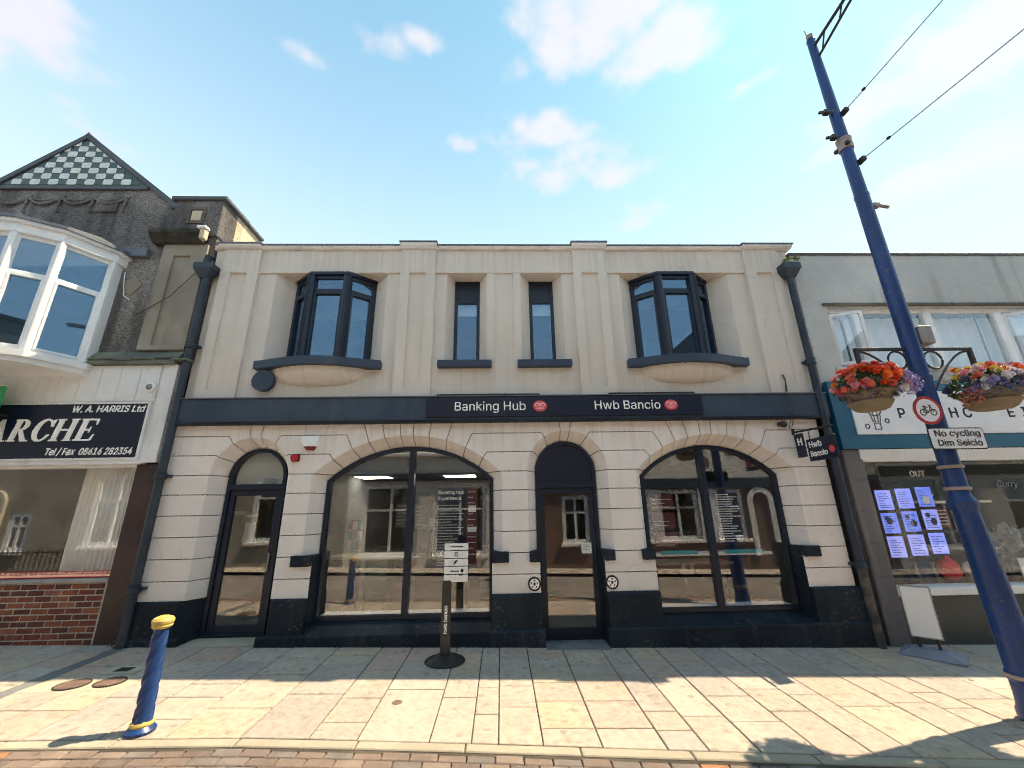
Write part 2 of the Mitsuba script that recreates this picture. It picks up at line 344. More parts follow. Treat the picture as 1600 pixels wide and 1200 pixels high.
def slab_mesh(q, lift=0.0, th=.05, ch=.005, gap=.0058):
    """a paving slab with a small arris, from its four plan corners, following the slope"""
    q = np.asarray(q, float); c = q.mean(0)
    def ring(inset, dz):
        out = []
        for i in range(4):
            a, b, d = q[i], q[(i + 1) % 4], q[i - 1]
            e1 = (b - a) / np.linalg.norm(b - a); e2 = (d - a) / np.linalg.norm(d - a)
            p = a + (e1 + e2) * inset
            out.append([p[0], p[1], float(gz(p[0], p[1])) + lift + dz])
        return out
    v = np.array(ring(gap, -th) + ring(gap, -ch) + ring(gap + ch, 0))
    f = []
    for r in (0, 4):
        for i in range(4):
            j = (i + 1) % 4; f += [[r + i, r + j, r + 4 + j], [r + i, r + 4 + j, r + 4 + i]]
    f += [[8, 9, 10], [8, 10, 11]]
    m = trimesh.Trimesh(v, f, process=False); 
    if m.face_normals[-1][2] < 0: m.invert()
    return m

def grid_sheet(xs, ys, zf):
    X, Y = np.meshgrid(xs, ys, indexing='ij'); Z = zf(X, Y)
    v = np.stack([X, Y, Z], -1).reshape(-1, 3); nx, ny = len(xs), len(ys); f = []
    for i in range(nx - 1):
        for j in range(ny - 1):
            a = i * ny + j; f += [[a, a + ny, a + ny + 1], [a, a + ny + 1, a + 1]]
    return trimesh.Trimesh(v, f, process=False)

struct('ground', grid_sheet([-120, -40, -9, 0, 9, 40, 120], [-120, -60, -20, -7, -3.2, 0, 10, 60, 120], lambda X, Y: gz(X, np.minimum(Y, 0)) - .30), 'earth')
pav = struct('pavement', grid_sheet(np.linspace(-9.9, 9.9, 45), [-2.22, -1.1, .5], lambda X, Y: gz(X, Y) - .012), 'slab_joint')
# the joint bed follows the oblique kerb
def bed(xs):
    v, f = [], []
    for i, x in enumerate(xs):
        for y in (ky(x) - .15, -2.2, -.9, .6): v.append([x, y, float(gz(x, y)) - .012])
    n = 4
    for i in range(len(xs) - 1):
        for j in range(n - 1):
            a = i * n + j; f += [[a, a + n, a + n + 1], [a, a + n + 1, a + 1]]
    return trimesh.Trimesh(np.array(v), f, process=False)
scene[pav] = mikit.ply(bed(np.linspace(-9.9, 9.9, 60)), 'slab_joint')
sr = random.Random(12)
x = -9.6; cols = []
stops = [-5.02, -4.86, -.6, -.04, .32, .79, 1.30, 1.62]   # joints that line up with the door and the drain strip
while x < 9.6:
    w = sr.choice([.34, .40, .47, .52, .56, .60])
    nx = x + w
    for s in stops:
        if x + .02 < s < nx + .2: nx = s; break
    cols.append((x, nx)); x = nx
for (xa, xb) in cols:
    xm = (xa + xb) / 2
    if abs(xa + 5.02) < .01:      # dark drain strip
        y = .0
        while y > ky(xm):
            y2 = max(y - sr.uniform(.7, 1.0), ky(xm))
            if y2 - ky(xm) < .2: y2 = ky(xm)
            ya, yb = (ky(xa), ky(xb)) if y2 == ky(xm) else (y2, y2)
            part(pav, 'drain_strip', slab_mesh([(xa, ya), (xb, yb), (xb, y), (xa, y)], -.003), 'slab_slate'); y = y2
        continue
    y = .04; prev = -1
    while y > ky(xm) + .001:
        L = sr.choice([.3, .42, .5, .62, .76]) * (1.0 if xb - xa > .45 else 1.1)
        y2 = y - L
        if y2 - ky(xm) < .25: y2 = ky(xm)
        ya, yb = (ky(xa), ky(xb)) if y2 == ky(xm) else (y2, y2)
        k = sr.choices(range(7), [5, 4, 3, 2.2, 3, 2, 4])[0]
        m = slab_mesh([(xa, ya), (xb, yb), (xb, y), (xa, y)], sr.uniform(-.0015, .0015))
        part(pav, 'paving_slab', m, f'slab_{k}')
        y = y2
kerb = struct('kerb', cat([slab_mesh([(a, ky(a) - .118), (b, ky(b) - .118), (b, ky(b) - .004), (a, ky(a) - .004)], -.02, .2) for a, b in zip(np.linspace(-9.9, 9.9, 41)[:-1], np.linspace(-9.9, 9.9, 41)[1:])]), 'slab_joint')
x = -9.8
while x < 9.6:
    w = sr.uniform(.75, .98)
    part(kerb, 'kerb_stone', slab_mesh([(x, ky(x) - .12), (x + w, ky(x + w) - .12), (x + w, ky(x + w)), (x, ky(x))], .001, .12, .008), 'kerb_stone'); x += w
def roadz(X, Y): return gz(X, Y) - .008
road = struct('road', grid_sheet(np.linspace(-30, 30, 61), [-6.1, -4.5, -3.4, -2.7], lambda X, Y: gz(X, Y) - .03), 'road_far')
for r in range(4):
    x = -9.0 + (r % 2) * .11
    while x < 9.0:
        y1 = -.125 - r * .108; y0 = y1 - .105
        vis = abs(x) < 7.2
        if vis:
            q = [(x, ky(x) + y0), (x + .215, ky(x + .215) + y0), (x + .215, ky(x + .215) + y1), (x, ky(x) + y1)]
            part(road, 'paving_brick', slab_mesh(q, -.012 + sr.uniform(-.002, .002), .06, .006, .003), f'paver_{sr.choices(range(5), [4, 4, 3, 1.2, 4])[0]}')
        x += .218
# opposite pavement, met only in reflections
struct('footpath', grid_sheet(np.linspace(-30, 30, 31), [-9.0, -6.0], lambda X, Y: gz(X, Y) + .06), 'slab_1')

def prism_xy(pts, h):
    v = [[x, y, float(gz(x, y)) + d] for d in (-.02, h) for x, y in pts]; n = len(pts)
    return tri(m3.Manifold.hull_points(np.array(v, np.float32)))
# covers let into the paving
def disc_cover(x, y, r, label):
    k = thing('manhole_cover', label, 'manhole cover', 'small round covers in the pavement')
    z = float(gz(x, y))
    a = lathe([(0, 0), (r * .86, 0), (r * .88, .004), (r * .9, 0), (r, 0), (r, -.02)], (x, y, z + .006), 40)
    part(k, 'lid', a, 'manhole')
    part(k, 'rim', lathe([(r + .002, -.01), (r + .002, .009), (r + .014, .009), (r + .016, -.01)], (x, y, z), 40), 'iron')
part(pav, 'concrete_patch', prism_xy([(-4.86, -1.40), (-4.02, -1.34), (-3.92, -.99), (-4.82, -1.03)], .002), 'cover_surround')
disc_cover(-4.47, -1.22, .135, 'round brown iron cover in the pavement nearer the dark drain strip')
disc_cover(-4.14, -1.16, .125, 'round brown iron cover in the pavement nearer the blue bollard')
k = thing('drain_cover', 'small square drain grate set in a pale slab by the covers', 'drain cover')
_z = float(gz(-4.3, -.8))
part(k, 'surround', box(-4.50, -4.08, -.96, -.70, _z - .02, _z + .004, .002), 'cover_surround')
part(k, 'grate', box(-4.36, -4.20, -.89, -.77, _z, _z + .008, .002), 'iron')
k = thing('access_cover', 'small dark rectangular access cover in the sunny paving', 'cover')
_z = float(gz(5.6, -1.0)); part(k, 'plate', box(5.0, 5.22, -1.16, -1.04, _z, _z + .006, .002), 'slab_slate')

k = thing('stop_valve_cover', 'tiny dark oval valve cover in the sunny slabs below the totem sign', 'cover')
_z = float(gz(-1.02, -1.62)); part(k, 'lid', lathe([(0, .004), (.042, .004), (.05, 0), (.05, -.01)], (-1.02, -1.62, _z), 20), 'manhole')
# ------------------------------------------------------------------ the hub building: setting out
hub = thing('hub_building', 'cream two storey building with four arched openings and navy plinth', 'building')
def arc_profile(cx, hw, spring, top, off, zbot, n=28):
    """arch outline; hw and top are the sizes at the wall face; off shrinks it"""
    rise = top - spring
    R = (hw * hw + rise * rise) / (2 * rise); cz = top - R
    Ri = R - off; w = hw - off
    zs = cz + math.sqrt(max(Ri * Ri - w * w, 0))
    a0 = math.atan2(zs - cz, w)
    pts = [(cx + Ri * math.cos(a), cz + Ri * math.sin(a)) for a in np.linspace(a0, PI - a0, n)]
    return [(cx + w, zbot)] + pts + [(cx - w, zbot)]
#           name    cx     hw    spring top   narrow(straight below the ledge)
OPEN = dict(d1=(-3.76, .58, 2.29, 2.87, False), wl=(-1.41, 1.42, 2.28, 2.87, True), dc=(1.01, .615, 2.31, 2.925, True), wr=(3.295, 1.235, 2.28, 2.835, True))
SP, DEP = .15, .30
ZLEDGE = 1.10
def opening_solid(key, extra=0.0):
    cx, hw, sp, top, narrow = OPEN[key]
    zb = ZLEDGE if narrow else -.5
    y0, y1 = -.25, DEP + .1
    pts = []
    for y in (y0, y1):
        off = SP * y / DEP - extra
        for (x, z) in arc_profile(cx, hw, sp, top, off, zb): pts.append([x, y, z])
    s = m3.Manifold.hull_points(np.array(pts, np.float32))
    if narrow:
        w = hw - SP + extra
        s = s + man(box(cx - w, cx + w, y0, y1, -.5, ZLEDGE + .001))
    return s
ALLOPEN = opening_solid('d1') + opening_solid('wl') + opening_solid('dc') + opening_solid('wr')
COREOPEN = opening_solid('d1', .012) + opening_solid('wl', .012) + opening_solid('dc', .012) + opening_solid('wr', .012)
XL, XR = -4.975, 5.06
wall = part(hub, 'ground_wall', tri(man(box(XL, XR, .012, .34, -.4, 3.20)) - COREOPEN), 'stone_joint')
slabsolid = man(box(XL, XR, 0, .335, .60, 3.06)) - ALLOPEN
# joint lines
Z = [.62, .873, 1.156, 1.445, 1.738, 2.030, 2.308, 2.60, 2.89, 3.06]
lines = [LineString([(XL - 1, .62), (XR + 1, .62)])]
for z in Z[1:6]: lines.append(LineString([(XL - 1, z), (XR + 1, z)]))
def radial(key, ang):
    cx, hw, sp, top, _ = OPEN[key]; rise = top - sp; R = (hw * hw + rise * rise) / (2 * rise); cz = top - R
    return cx, cz, R
def ray_pt(key, phi, z):
    """from the intrados along the radius at phi (from the vertical, + right) up to height z"""
    cx, cz, R = radial(key, phi); s, c = math.sin(phi), math.cos(phi)
    a = (cx + (R - .3) * s, cz + (R - .3) * c); t = (z - cz) / c
    return a, (cx + t * s, z)
rad = {'d1': {2.60: 60, 2.89: 33}, 'dc': {2.60: 60, 2.89: 33}, 'wl': {2.60: 34.5, 2.89: 25.5}, 'wr': {2.60: 37, 2.89: 28}}
tops = {'d1': [-7, 8], 'dc': [-7, 7], 'wl': [-18, -11, -4, 1.5, 8.5, 16.5], 'wr': [-20, -12.5, -5, 1, 9.5, 18.5]}
order = ['d1', 'wl', 'dc', 'wr']
for z in (2.60, 2.89):
    prev = (XL - 1, z)
    for kx in order:
        ph = math.radians(rad[kx][z])
        a, b = ray_pt(kx, -ph, z); lines.append(LineString([prev, b, a]))
        a, b = ray_pt(kx, ph, z); prev = b; lines.append(LineString([b, a]))
        seg_start = b
        # the run to the next arch starts at b
    lines.append(LineString([prev, (XR + 1, z)]))
lines.append(LineString([(XL - 1, 2.308), (XR + 1, 2.308)]))
for kx in order:
    for d in tops[kx]:
        a, b = ray_pt(kx, math.radians(d), 3.3); lines.append(LineString([a, b]))
# region minus what lies inside the arches (lines there do not matter)
region = sbox(XL, .60, XR, 3.06)
holes = []
for kx in order:
    cx, hw, sp, top, _ = OPEN[kx]; holes.append(Polygon(arc_profile(cx, hw, sp, top, SP + .02, -1)))
H = unary_union(holes)
lines = [l.difference(H.buffer(-.01)) for l in lines]
# perpends in the long course over the piers are not visible; the blocks run from arch to arch
cells = list(polygonize(unary_union(lines + [region.boundary, H.boundary])))
for c in cells:
    if not region.buffer(1e-6).contains(c.representative_point()) or c.area < .004: continue
    if H.buffer(-.01).contains(c.representative_point()): continue
    cc = c.buffer(-.0072, join_style=2)
    if cc.is_empty: continue
    for g in getattr(cc, 'geoms', [cc]):
        sld = man(prism(g, -.01, .34)) ^ slabsolid
        if sld.is_empty(): continue
        part(wall, 'stone', tri(sld), 'paint_stone', smooth=12)
# plinth
PL = -.065
plin = man(box(XL - .03, XR + .02, PL, .33, -.4, .615))
up = man(yz_prism([(PL, .60), (PL + .03, .625), (.33, .625), (.33, -.4), (PL, -.4)], XL - .03, XR + .02))
cutp = m3.Manifold()
for kx in order:
    cx, hw, sp, top, nar = OPEN[kx]
    w = hw - SP
    if nar: cutp = cutp + man(box(cx - w, cx + w, -.3, .5, -.5, .7))
    else:
        pts = [[cx - s * (hw - SP * y / DEP - .0), y, z] for s in (-1, 1) for y in (-.3, .45) for z in (-.5, .7)]
        cutp = cutp + m3.Manifold.hull_points(np.array(pts, np.float32))
P0 = up - cutp
for q in P0.decompose(): plinth = part(hub, 'plinth', tri(q), 'navy_plinth')
# lower projecting course of the plinth and sloped window cills
segs = [(XL - .05, -4.27), (-3.26, -2.64), (-.18, .58), (1.44, 2.24), (4.31, XR + .03)]
for a, b in segs:
    part(plinth, 'base_course', yz_prism([(PL - .035, -.4), (PL - .035, .17), (PL - .012, .195), (.02, .195), (.02, -.4)], a, b), 'navy_plinth')
for kx in ('wl', 'wr'):
    cx, hw, *_ = OPEN[kx]; w = hw - SP
    part(hub, 'window_cill', yz_prism([(.30, .285), (.26, .28), (PL - .02, .185), (PL - .03, .17), (PL - .03, -.4), (.30, -.4)], cx - w - .12, cx + w + .12), 'navy_plinth')
# navy ledge stubs and the navy jambs below them
def ledge(kx, side, face):
    cx, hw, *_ = OPEN[kx]; e = cx + side * (hw - SP); o = cx + side * (hw + face)
    m = cat(box(min(e, o), max(e, o), -.055, .0, 1.03, 1.175, .008), box(min(e - side * .012, o), max(e - side * .012, e + side * (SP + .0)), .0, .295, 1.033, 1.172, .006))
    part(hub, 'ledge', m, 'navy_plinth')
    part(hub, 'jamb', box(min(e, e - side * .008), max(e, e - side * .008), .002, .30, .15, 1.03), 'navy_plinth')
ledge('wl', -1, .13); ledge('wl', 1, .09); ledge('dc', -1, .0); ledge('dc', 1, .0); ledge('wr', -1, .04); ledge('wr', 1, .10)

# fascia and the upper storey
fas = part(hub, 'fascia', yz_prism([(-.10, 3.06), (-.10, 3.45), (-.085, 3.462), (.06, 3.462), (.06, 3.06)], XL + .02, XR + .17), 'navy_fascia')
part(fas, 'moulding', yz_prism([(-.125, 3.052), (-.132, 3.085), (-.10, 3.092), (.01, 3.092), (.01, 3.052)], XL + .02, XR + .15), 'navy_plinth')
part(fas, 'flashing', yz_prism([(-.125, 3.455), (-.125, 3.470), (.04, 3.492), (.04, 3.464)], XL + .03, XR + .17), 'lead')
for a, b, z0 in [(-1.0, .62, 3.475), (1.72, 3.1, 3.478)]:
    part(fas, 'batten', box(a, b, -.115, -.06, z0, z0 + .022, .003), 'iron')
W0, W1 = 3.47, 6.21
PIL = [(-4.82, -4.18), (-1.73, -1.13), (1.31, 1.90), (4.42, 5.05)]
PAN = [(-4.655, -4.365), (-1.572, -1.287), (1.452, 1.745), (4.605, 4.885)]
BAYW = [(-3.885, -1.965, -3.655, -2.22), (-.925, -.225, -.81, -.36), (.372, 1.10, .53, .97), (2.135, 4.095, 2.385, 3.83)]
us = man(box(XL, 5.25, .055, .36, W0, W1))
for (a, b, c, d) in BAYW:
    ex = (.1 / .30)
    pts = [[a - (c - a) * .3, -.02, z] for z in (4.10, 5.75)] + [[b + (b - d) * .3, -.02, z] for z in (4.10, 5.75)] + [[c + (c - a) * .2, .36, z] for z in (4.10, 5.75)] + [[d - (b - d) * .2, .36, z] for z in (4.10, 5.75)]
    us = us - m3.Manifold.hull_points(np.array([[x, y * 1.0 + 0, z] for x, y, z in pts], np.float32))
upper = part(hub, 'upper_wall', tri(us), 'paint_upper')
part(upper, 'header', box(XL, 5.25, .02, .06, 5.755, W1, .006), 'paint_upper')
part(upper, 'apron', cat(box(XL + .0, 5.25, .03, .06, W0, 4.095, .004)), 'paint_upper')
for (a, b), (c, d) in zip(PIL, PAN):
    pl = prism(sbox(a, W0, b, 6.23).difference(sbox(c, 3.635, d, 5.742)), -.022, .058)
    part(upper, 'pilaster', pl, 'paint_upper')
    part(upper, 'pilaster_panel', box(c - .001, d + .001, .022, .054, 3.634, 5.743), 'paint_upper')
part(upper, 'strip', box(-.222, -.085, .026, .06, 4.10, 5.754, .004), 'paint_upper')
part(upper, 'strip', box(.235, .368, .026, .06, 4.10, 5.754, .004), 'paint_upper')
# coping: white moulding with a lead cap, stepping forward over the pilasters
cop = part(hub, 'coping', yz_prism([(-.03, 6.21), (-.055, 6.235), (-.055, 6.262), (.38, 6.262), (.38, 6.21)], XL, 5.27), 'coping_white')
part(cop, 'lead_cap', yz_prism([(-.075, 6.263), (-.075, 6.283), (.2, 6.31), (.4, 6.283), (.4, 6.263)], XL, 5.27), 'lead')
for (a, b) in [(-4.90, -4.17), (-1.745, -1.115), (1.295, 1.915), (4.40, 5.31)]:
    zz = .0 if a < -4 or a > 4 else .035
    part(cop, 'cap_block', yz_prism([(-.06, 6.208), (-.10, 6.235 + zz / 2), (-.10, 6.268 + zz), (.395, 6.268 + zz), (.395, 6.208)], a, b), 'coping_white')
    part(cop, 'lead_cap', yz_prism([(-.12, 6.269 + zz), (-.12, 6.291 + zz), (.2, 6.32 + zz), (.41, 6.29 + zz), (.41, 6.269 + zz)], a - .02, b + .02), 'lead')
# shell behind: side walls, roof, back, floors
part(hub, 'side_wall', cat(box(XL, XL + .2, .36, 9, -.4, 6.1), box(5.0, 5.2, .345, 9, -.4, 6.1)), 'room_grey')
part(hub, 'back_wall', box(XL + .2, 5.0, 8.8, 9, -.4, 6.1), 'room_grey')
part(hub, 'roof', box(XL + .2, 5.0, .36, 8.8, 5.98, 6.08), 'lead')
part(hub, 'upper_floor', box(XL + .2, 5.0, .345, 8.8, 2.86, 3.18), 'room_ceiling')
part(hub, 'ground_floor', box(XL + .2, 5.0, .30, 8.8, -.35, .03), 'room_floor')
part(hub, 'upper_ceiling', box(XL + .2, 5.0, .37, 3.4, 5.86, 5.96), 'room_dark')
part(hub, 'upper_partition', box(XL + .2, 5.0, 3.3, 3.4, 3.2, 5.85), 'room_dark')

# windows ------------------------------------------------------------------
def facet(parent, P, Q, z0, z1, transoms, m='navy_frame', glass='glass_window', fw=.065, fd=.07, sash=0, top_solid=False):
    """one flat window light between plan points P and Q: frame, sashes and panes as sub-parts"""
    M, L = frame_between(P, Q)
    zs = [z0] + list(transoms) + [z1]
    bars = [box(0, fw, 0, fd, z0, z1, .006), box(L - fw, L, 0, fd, z0, z1, .006)]
    for i, z in enumerate(zs):
        a, b = (z, z + fw) if i == 0 else ((z - fw, z) if i == len(zs) - 1 else (z - fw * .5, z + fw * .5))
        bars.append(box(fw * .98, L - fw * .98, .003, fd - .003, a, b, .006))
    fm = cat(bars); fm.apply_transform(M); part(parent, 'frame', fm, m)
    for i in range(len(zs) - 1):
        a = zs[i] + (fw if i == 0 else fw * .5); b = zs[i + 1] - (fw if i == len(zs) - 2 else fw * .5)
        s = sash if (i < len(zs) - 2 or len(zs) == 2) else 0
        if s:
            sm = prism(sbox(fw, a, L - fw, b).difference(sbox(fw + s, a + s, L - fw - s, b - s)), -.012, .035); sm.apply_transform(M); part(parent, 'sash', sm, m)
        if top_solid and i == len(zs) - 2:
            pm = box(fw * .9, L - fw * .9, .025, .04, a - .01, b + .01); pm.apply_transform(M); part(parent, 'panel', pm, m); continue
        pm = sheet(sbox(fw * .9 + s, a - .005 + s, L - fw * .9 - s, b + .005 - s), .03); pm.apply_transform(M); part(parent, 'pane', pm, glass)

for (cx, w, dx) in [(-2.935, .715, .0), (3.108, .722, .0)]:
    w_ = part(hub, 'bay_window', box(cx - .30, cx + .30, .08, .12, 4.06, 4.10), 'navy_frame', label='navy canted bay window left of the slim windows' if cx < 0 else 'navy canted bay window right of the slim windows')
    V = [(cx - w, .30), (cx - .31, .0), (cx + .31, .0), (cx + w, .30)]
    for P, Q in zip(V[:-1], V[1:]): facet(w_, P, Q, 4.085, 5.70, [5.40], fw=.072, sash=.032)
    for (x, y), a in zip(V[1:3], (-1, 1)):
        part(w_, 'mullion', rotz(box(x - .075, x + .075, y - .05, y + .05, 4.085, 5.70, .03), a * .34, (x, y, 0)), 'navy_frame')
        for s in (-.05, -.017, .017, .05):
            part(w_, 'bead', tube([(x + s, y - .056 + abs(s) * .3, 4.10), (x + s, y - .056 + abs(s) * .3, 5.66)], .011, 6), 'navy_frame')
    part(w_, 'blind', box(cx - .6, cx + .6, .34, .35, 5.0 if cx < 0 else 5.2, 5.7), 'room_ceiling')
    part(w_, 'ornament', cat(lathe([(0, 0), (.05, 0), (.07, .08), (.03, .16), (.045, .2), (0, .2)], (cx - .12, .42, 4.12), 16), box(cx - .5, cx + .5, .35, .55, 4.08, 4.12)), 'ceramic')
    hd = Polygon([(cx - w - .02, .30), (cx - .33, -.04), (cx + .33, -.04), (cx + w + .02, .30)])
    e = trimesh.creation.extrude_polygon(hd, .055, engine='earcut'); e.apply_translation((0, 0, 5.695)); part(w_, 'head', e, 'navy_frame')
    # bowed cill and the rendered belly beneath
    arc = [(cx + 1.01 * math.sin(a) * 1.0, 0) for a in (0,)]
    n = 24
    fr = [(cx - 1.0 + 2.0 * i / n, -.085 - .235 * max(0, math.sin(PI * i / n)) ** 1.3) for i in range(n + 1)]
    cp = Polygon(fr + [(cx + 1.0, .055), (cx - 1.0, .055)])
    e = trimesh.creation.extrude_polygon(cp, .13, engine='earcut'); e.apply_translation((0, 0, 3.955)); part(w_, 'cill', e, 'navy_fascia', smooth=30)
    vs, fs = [], []
    nu, nv = 28, 10
    for j in range(nv + 1):
        t = j / nv; s = math.sqrt(max(0, 1 - t * t)) ; zz = 3.958 - .285 * t
        for i in range(nu + 1):
            u = -1 + 2 * i / nu
            hw2 = .80 * (s ** .75)
            vs.append([cx + u * hw2, .056 - .285 * s * (1 - u * u) ** .8 * (1 - .1 * t), zz])
    for j in range(nv):
        for i in range(nu):
            a = j * (nu + 1) + i; fs += [[a, a + 1, a + nu + 2], [a, a + nu + 2, a + nu + 1]]
    part(w_, 'belly', trimesh.Trimesh(np.array(vs), fs, process=False), 'paint_upper', smooth=True)
for (a, b, sa, sb) in [(-.81, -.36, -1.02, -.14), (.53, .97, .285, 1.175)]:
    w_ = part(hub, 'slim_window', box(a - .0, b + .0, .33, .37, 4.06, 4.10), 'navy_frame', label='slim navy window, nearer the left bay' if a < 0 else 'slim navy window, nearer the right bay')
    facet(w_, (a, .30), (b, .30), 4.085, 5.75, [5.33], fw=.055, top_solid=True)
    part(w_, 'blind', box(a + .05, b - .05, .40, .41, 5.10, 5.34), 'voile')
    part(w_, 'cill', box(sa, sb, -.085, .10, 3.97, 4.085, .008), 'navy_fascia')

def arched_window(kx, name, zsill, mull, label):
    cx, hw, sp, top, _ = OPEN[kx]
    outer = Polygon(arc_profile(cx, hw, sp, top, SP - .01, zsill)); inner = outer.buffer(-.055, join_style=2)
    w_ = part(hub, name, prism(outer.difference(inner), .245, .335), 'navy_frame', label=label)
    bar = sbox(mull - .045, zsill, mull + .045, 3).intersection(outer.buffer(-.01))
    part(w_, 'mullion', prism(bar, .24, .33), 'navy_frame')
    for side in (sbox(-9, 0, mull - .04, 4), sbox(mull + .04, 0, 9, 4)):
        part(w_, 'pane', sheet(inner.buffer(.01).intersection(side), .30), 'glass_shop')
    b = inner.bounds
    part(w_, 'inner_cill', box(b[0], b[2], .34, .62, zsill - .02, zsill + .045, .004), 'white_paint')
arched_window('wl', 'arched_window', .285, -1.40, 'wide arched shop window nearer the alarm box')
arched_window('wr', 'arched_window', .285, 3.21, 'wide arched shop window nearer the hanging sign')
# doors
def arched_door(kx, name, zt, zth, fan, label):
    cx, hw, sp, top, _ = OPEN[kx]
    outer = Polygon(arc_profile(cx, hw, sp, top, SP - .008, zth)); inner = outer.buffer(-.05, join_style=2)
    d_ = part(hub, name, prism(outer.difference(inner), .235, .335), 'navy_frame', label=label)
    part(d_, 'transom', prism(sbox(cx - hw + SP, zt, cx + hw - SP, zt + .085).intersection(outer), .23, .33), 'navy_frame')
    up_ = inner.buffer(.005).intersection(sbox(-9, zt + .08, 9, 4))
    if fan: 
        part(d_, 'fanlight', sheet(up_, .30), 'glass_shop'); part(d_, 'fanlight_blind', sheet(up_, .36), 'fan_blind')
    else: part(d_, 'fan_panel', prism(up_, .27, .31), 'navy_sign')
    x0, x1 = cx - hw + SP + .045, cx + hw - SP - .045
    leaf = sbox(x0, zth + .02, x1, zt - .005); gl = sbox(x0 + .075, zth + .14, x1 - .075, zt - .085)
    l_ = part(d_, 'leaf', prism(leaf.difference(gl), .265, .32), 'navy_frame')
    part(d_, 'pane', sheet(gl.buffer(.01), .295), 'glass_shop')
    return d_, x0, x1
bsdf('fan_blind', (.30, .32, .31), .9)
d_, x0, x1 = arched_door('d1', 'arched_door', 2.10, .115, True, 'navy glazed door with pale fanlight')
part(d_, 'handle', cat(tube([(x1 - .04, .235, .95), (x1 - .04, .235, 1.2)], .011), tube([(x1 - .04, .235, .98), (x1 - .04, .275, .98)], .009), tube([(x1 - .04, .235, 1.17), (x1 - .04, .275, 1.17)], .009)), 'galv')
d_, x0, x1 = arched_door('dc', 'arched_door', 2.06, -.025, False, 'navy glazed main door under a solid navy arch panel')
part(d_, 'handle', cat(tube([(x1 - .035, .225, .85), (x1 - .035, .225, 1.25)], .012), tube([(x1 - .035, .225, .9), (x1 - .035, .275, .9)], .009), tube([(x1 - .035, .225, 1.2), (x1 - .035, .275, 1.2)], .009)), 'black_plastic')
# thresholds
part(hub, 'doorstep', yz_prism([(-.09, -.3), (-.09, .095), (.30, .115), (.30, -.3)], -4.26, -3.26), 'cover_surround')
for a, b in [(.585, .80), (.81, 1.20), (1.21, 1.435)]:
    part(hub, 'step_slab', yz_prism([(-.17, -.3), (-.17, float(gz(a, -.17)) + .006), (.30, -.025), (.30, -.3)], a, b), 'slab_slate')

# downpipes
def pipe(x, ztop, zbot, hopper_x, m='navy_pipe', r=.055, y=-.10, brk=()):
    p_ = part(hub, 'downpipe', tube([(x, y, ztop), (x, y, zbot)], r, 16), m, smooth=40)
    for z in brk: part(p_, 'collar', lathe([(r, -.05), (r + .022, -.05), (r + .026, -.03), (r + .012, -.012), (r + .012, .03), (r + .024, .045), (r, .05)], (x, y, z), 20), m)
    for z in brk: part(p_, 'bracket', box(x - .10, x + .10, y + .02, .01, z - .02, z + .02, .004), m)
    return p_
p_ = pipe(-4.965, 5.62, .1, 0, brk=(4.35, 2.30, .80))
hop = lambda x, y, z, s=1: tri(m3.Manifold.hull_points(np.array([[x + a * .15 * s, y - .12 * s, z + .26 * s] for a in (-1, 1)] + [[x + a * .15 * s, y + .1, z + .26 * s] for a in (-1, 1)] + [[x + a * .15 * s, y - .12 * s, z + .16 * s] for a in (-1, 1)] + [[x + a * .15 * s, y + .1, z + .16 * s] for a in (-1, 1)] + [[x + a * .06, y + b * .06, z] for a in (-1, 1) for b in (-1, 1)], np.float32)))
part(p_, 'hopper', hop(-4.99, -.10, 5.56), 'navy_pipe')
part(p_, 'offset', tube([(-5.03, -.10, 5.80), (-5.06, -.05, 6.02), (-5.06, .1, 6.06)], .05, 12), 'navy_pipe')
p2 = pipe(5.12, 5.60, .95, 0, brk=(4.0, 2.64, .92))
part(p2, 'hopper', hop(5.13, -.10, 5.56), 'navy_pipe')
part(p2, 'old_iron_foot', tube([(5.12, -.10, .92), (5.13, -.10, -.12)], .06, 14), 'rusty_pipe', smooth=40, label='rusty lower length of pipe with flaking paint')
bsdf('rusty_pipe', mott((.022, .03, .045), (.14, .11, .085), 9, 30), .8, .3, grain(30), .01)
part(hub, 'cable', tube([(4.55, -.135, 3.46), (4.56, -.14, 3.06), (4.57, -.02, 2.90), (4.62, -.02, 2.86)], .006, 6), 'iron')
part(hub, 'cable', tube([(4.60, -.135, 3.46), (4.61, -.14, 3.10), (4.60, -.02, 2.86)], .005, 6), 'iron')
part(hub, 'waste_stub', cat(tube([(4.66, -.03, 3.51), (4.655, -.05, 3.60), (4.665, -.045, 3.72), (4.66, -.02, 3.80)], .016, 8)), 'rusty_pipe')
part(hub, 'vent_pipe', cat(tube([(5.28, .05, 5.9), (5.28, .05, 6.14)], .018, 8)), 'iron')
part(hub, 'round_vent', cat(lathe([(0, -.035), (.13, -.035), (.165, -.015), (.17, .07), (0, .07)], n=32).apply_transform(trimesh.transformations.rotation_matrix(PI / 2, [1, 0, 0])).apply_translation((-3.745, -.02, 3.755))), 'navy_fascia', smooth=30, label='round navy dish cover under the left bay window')

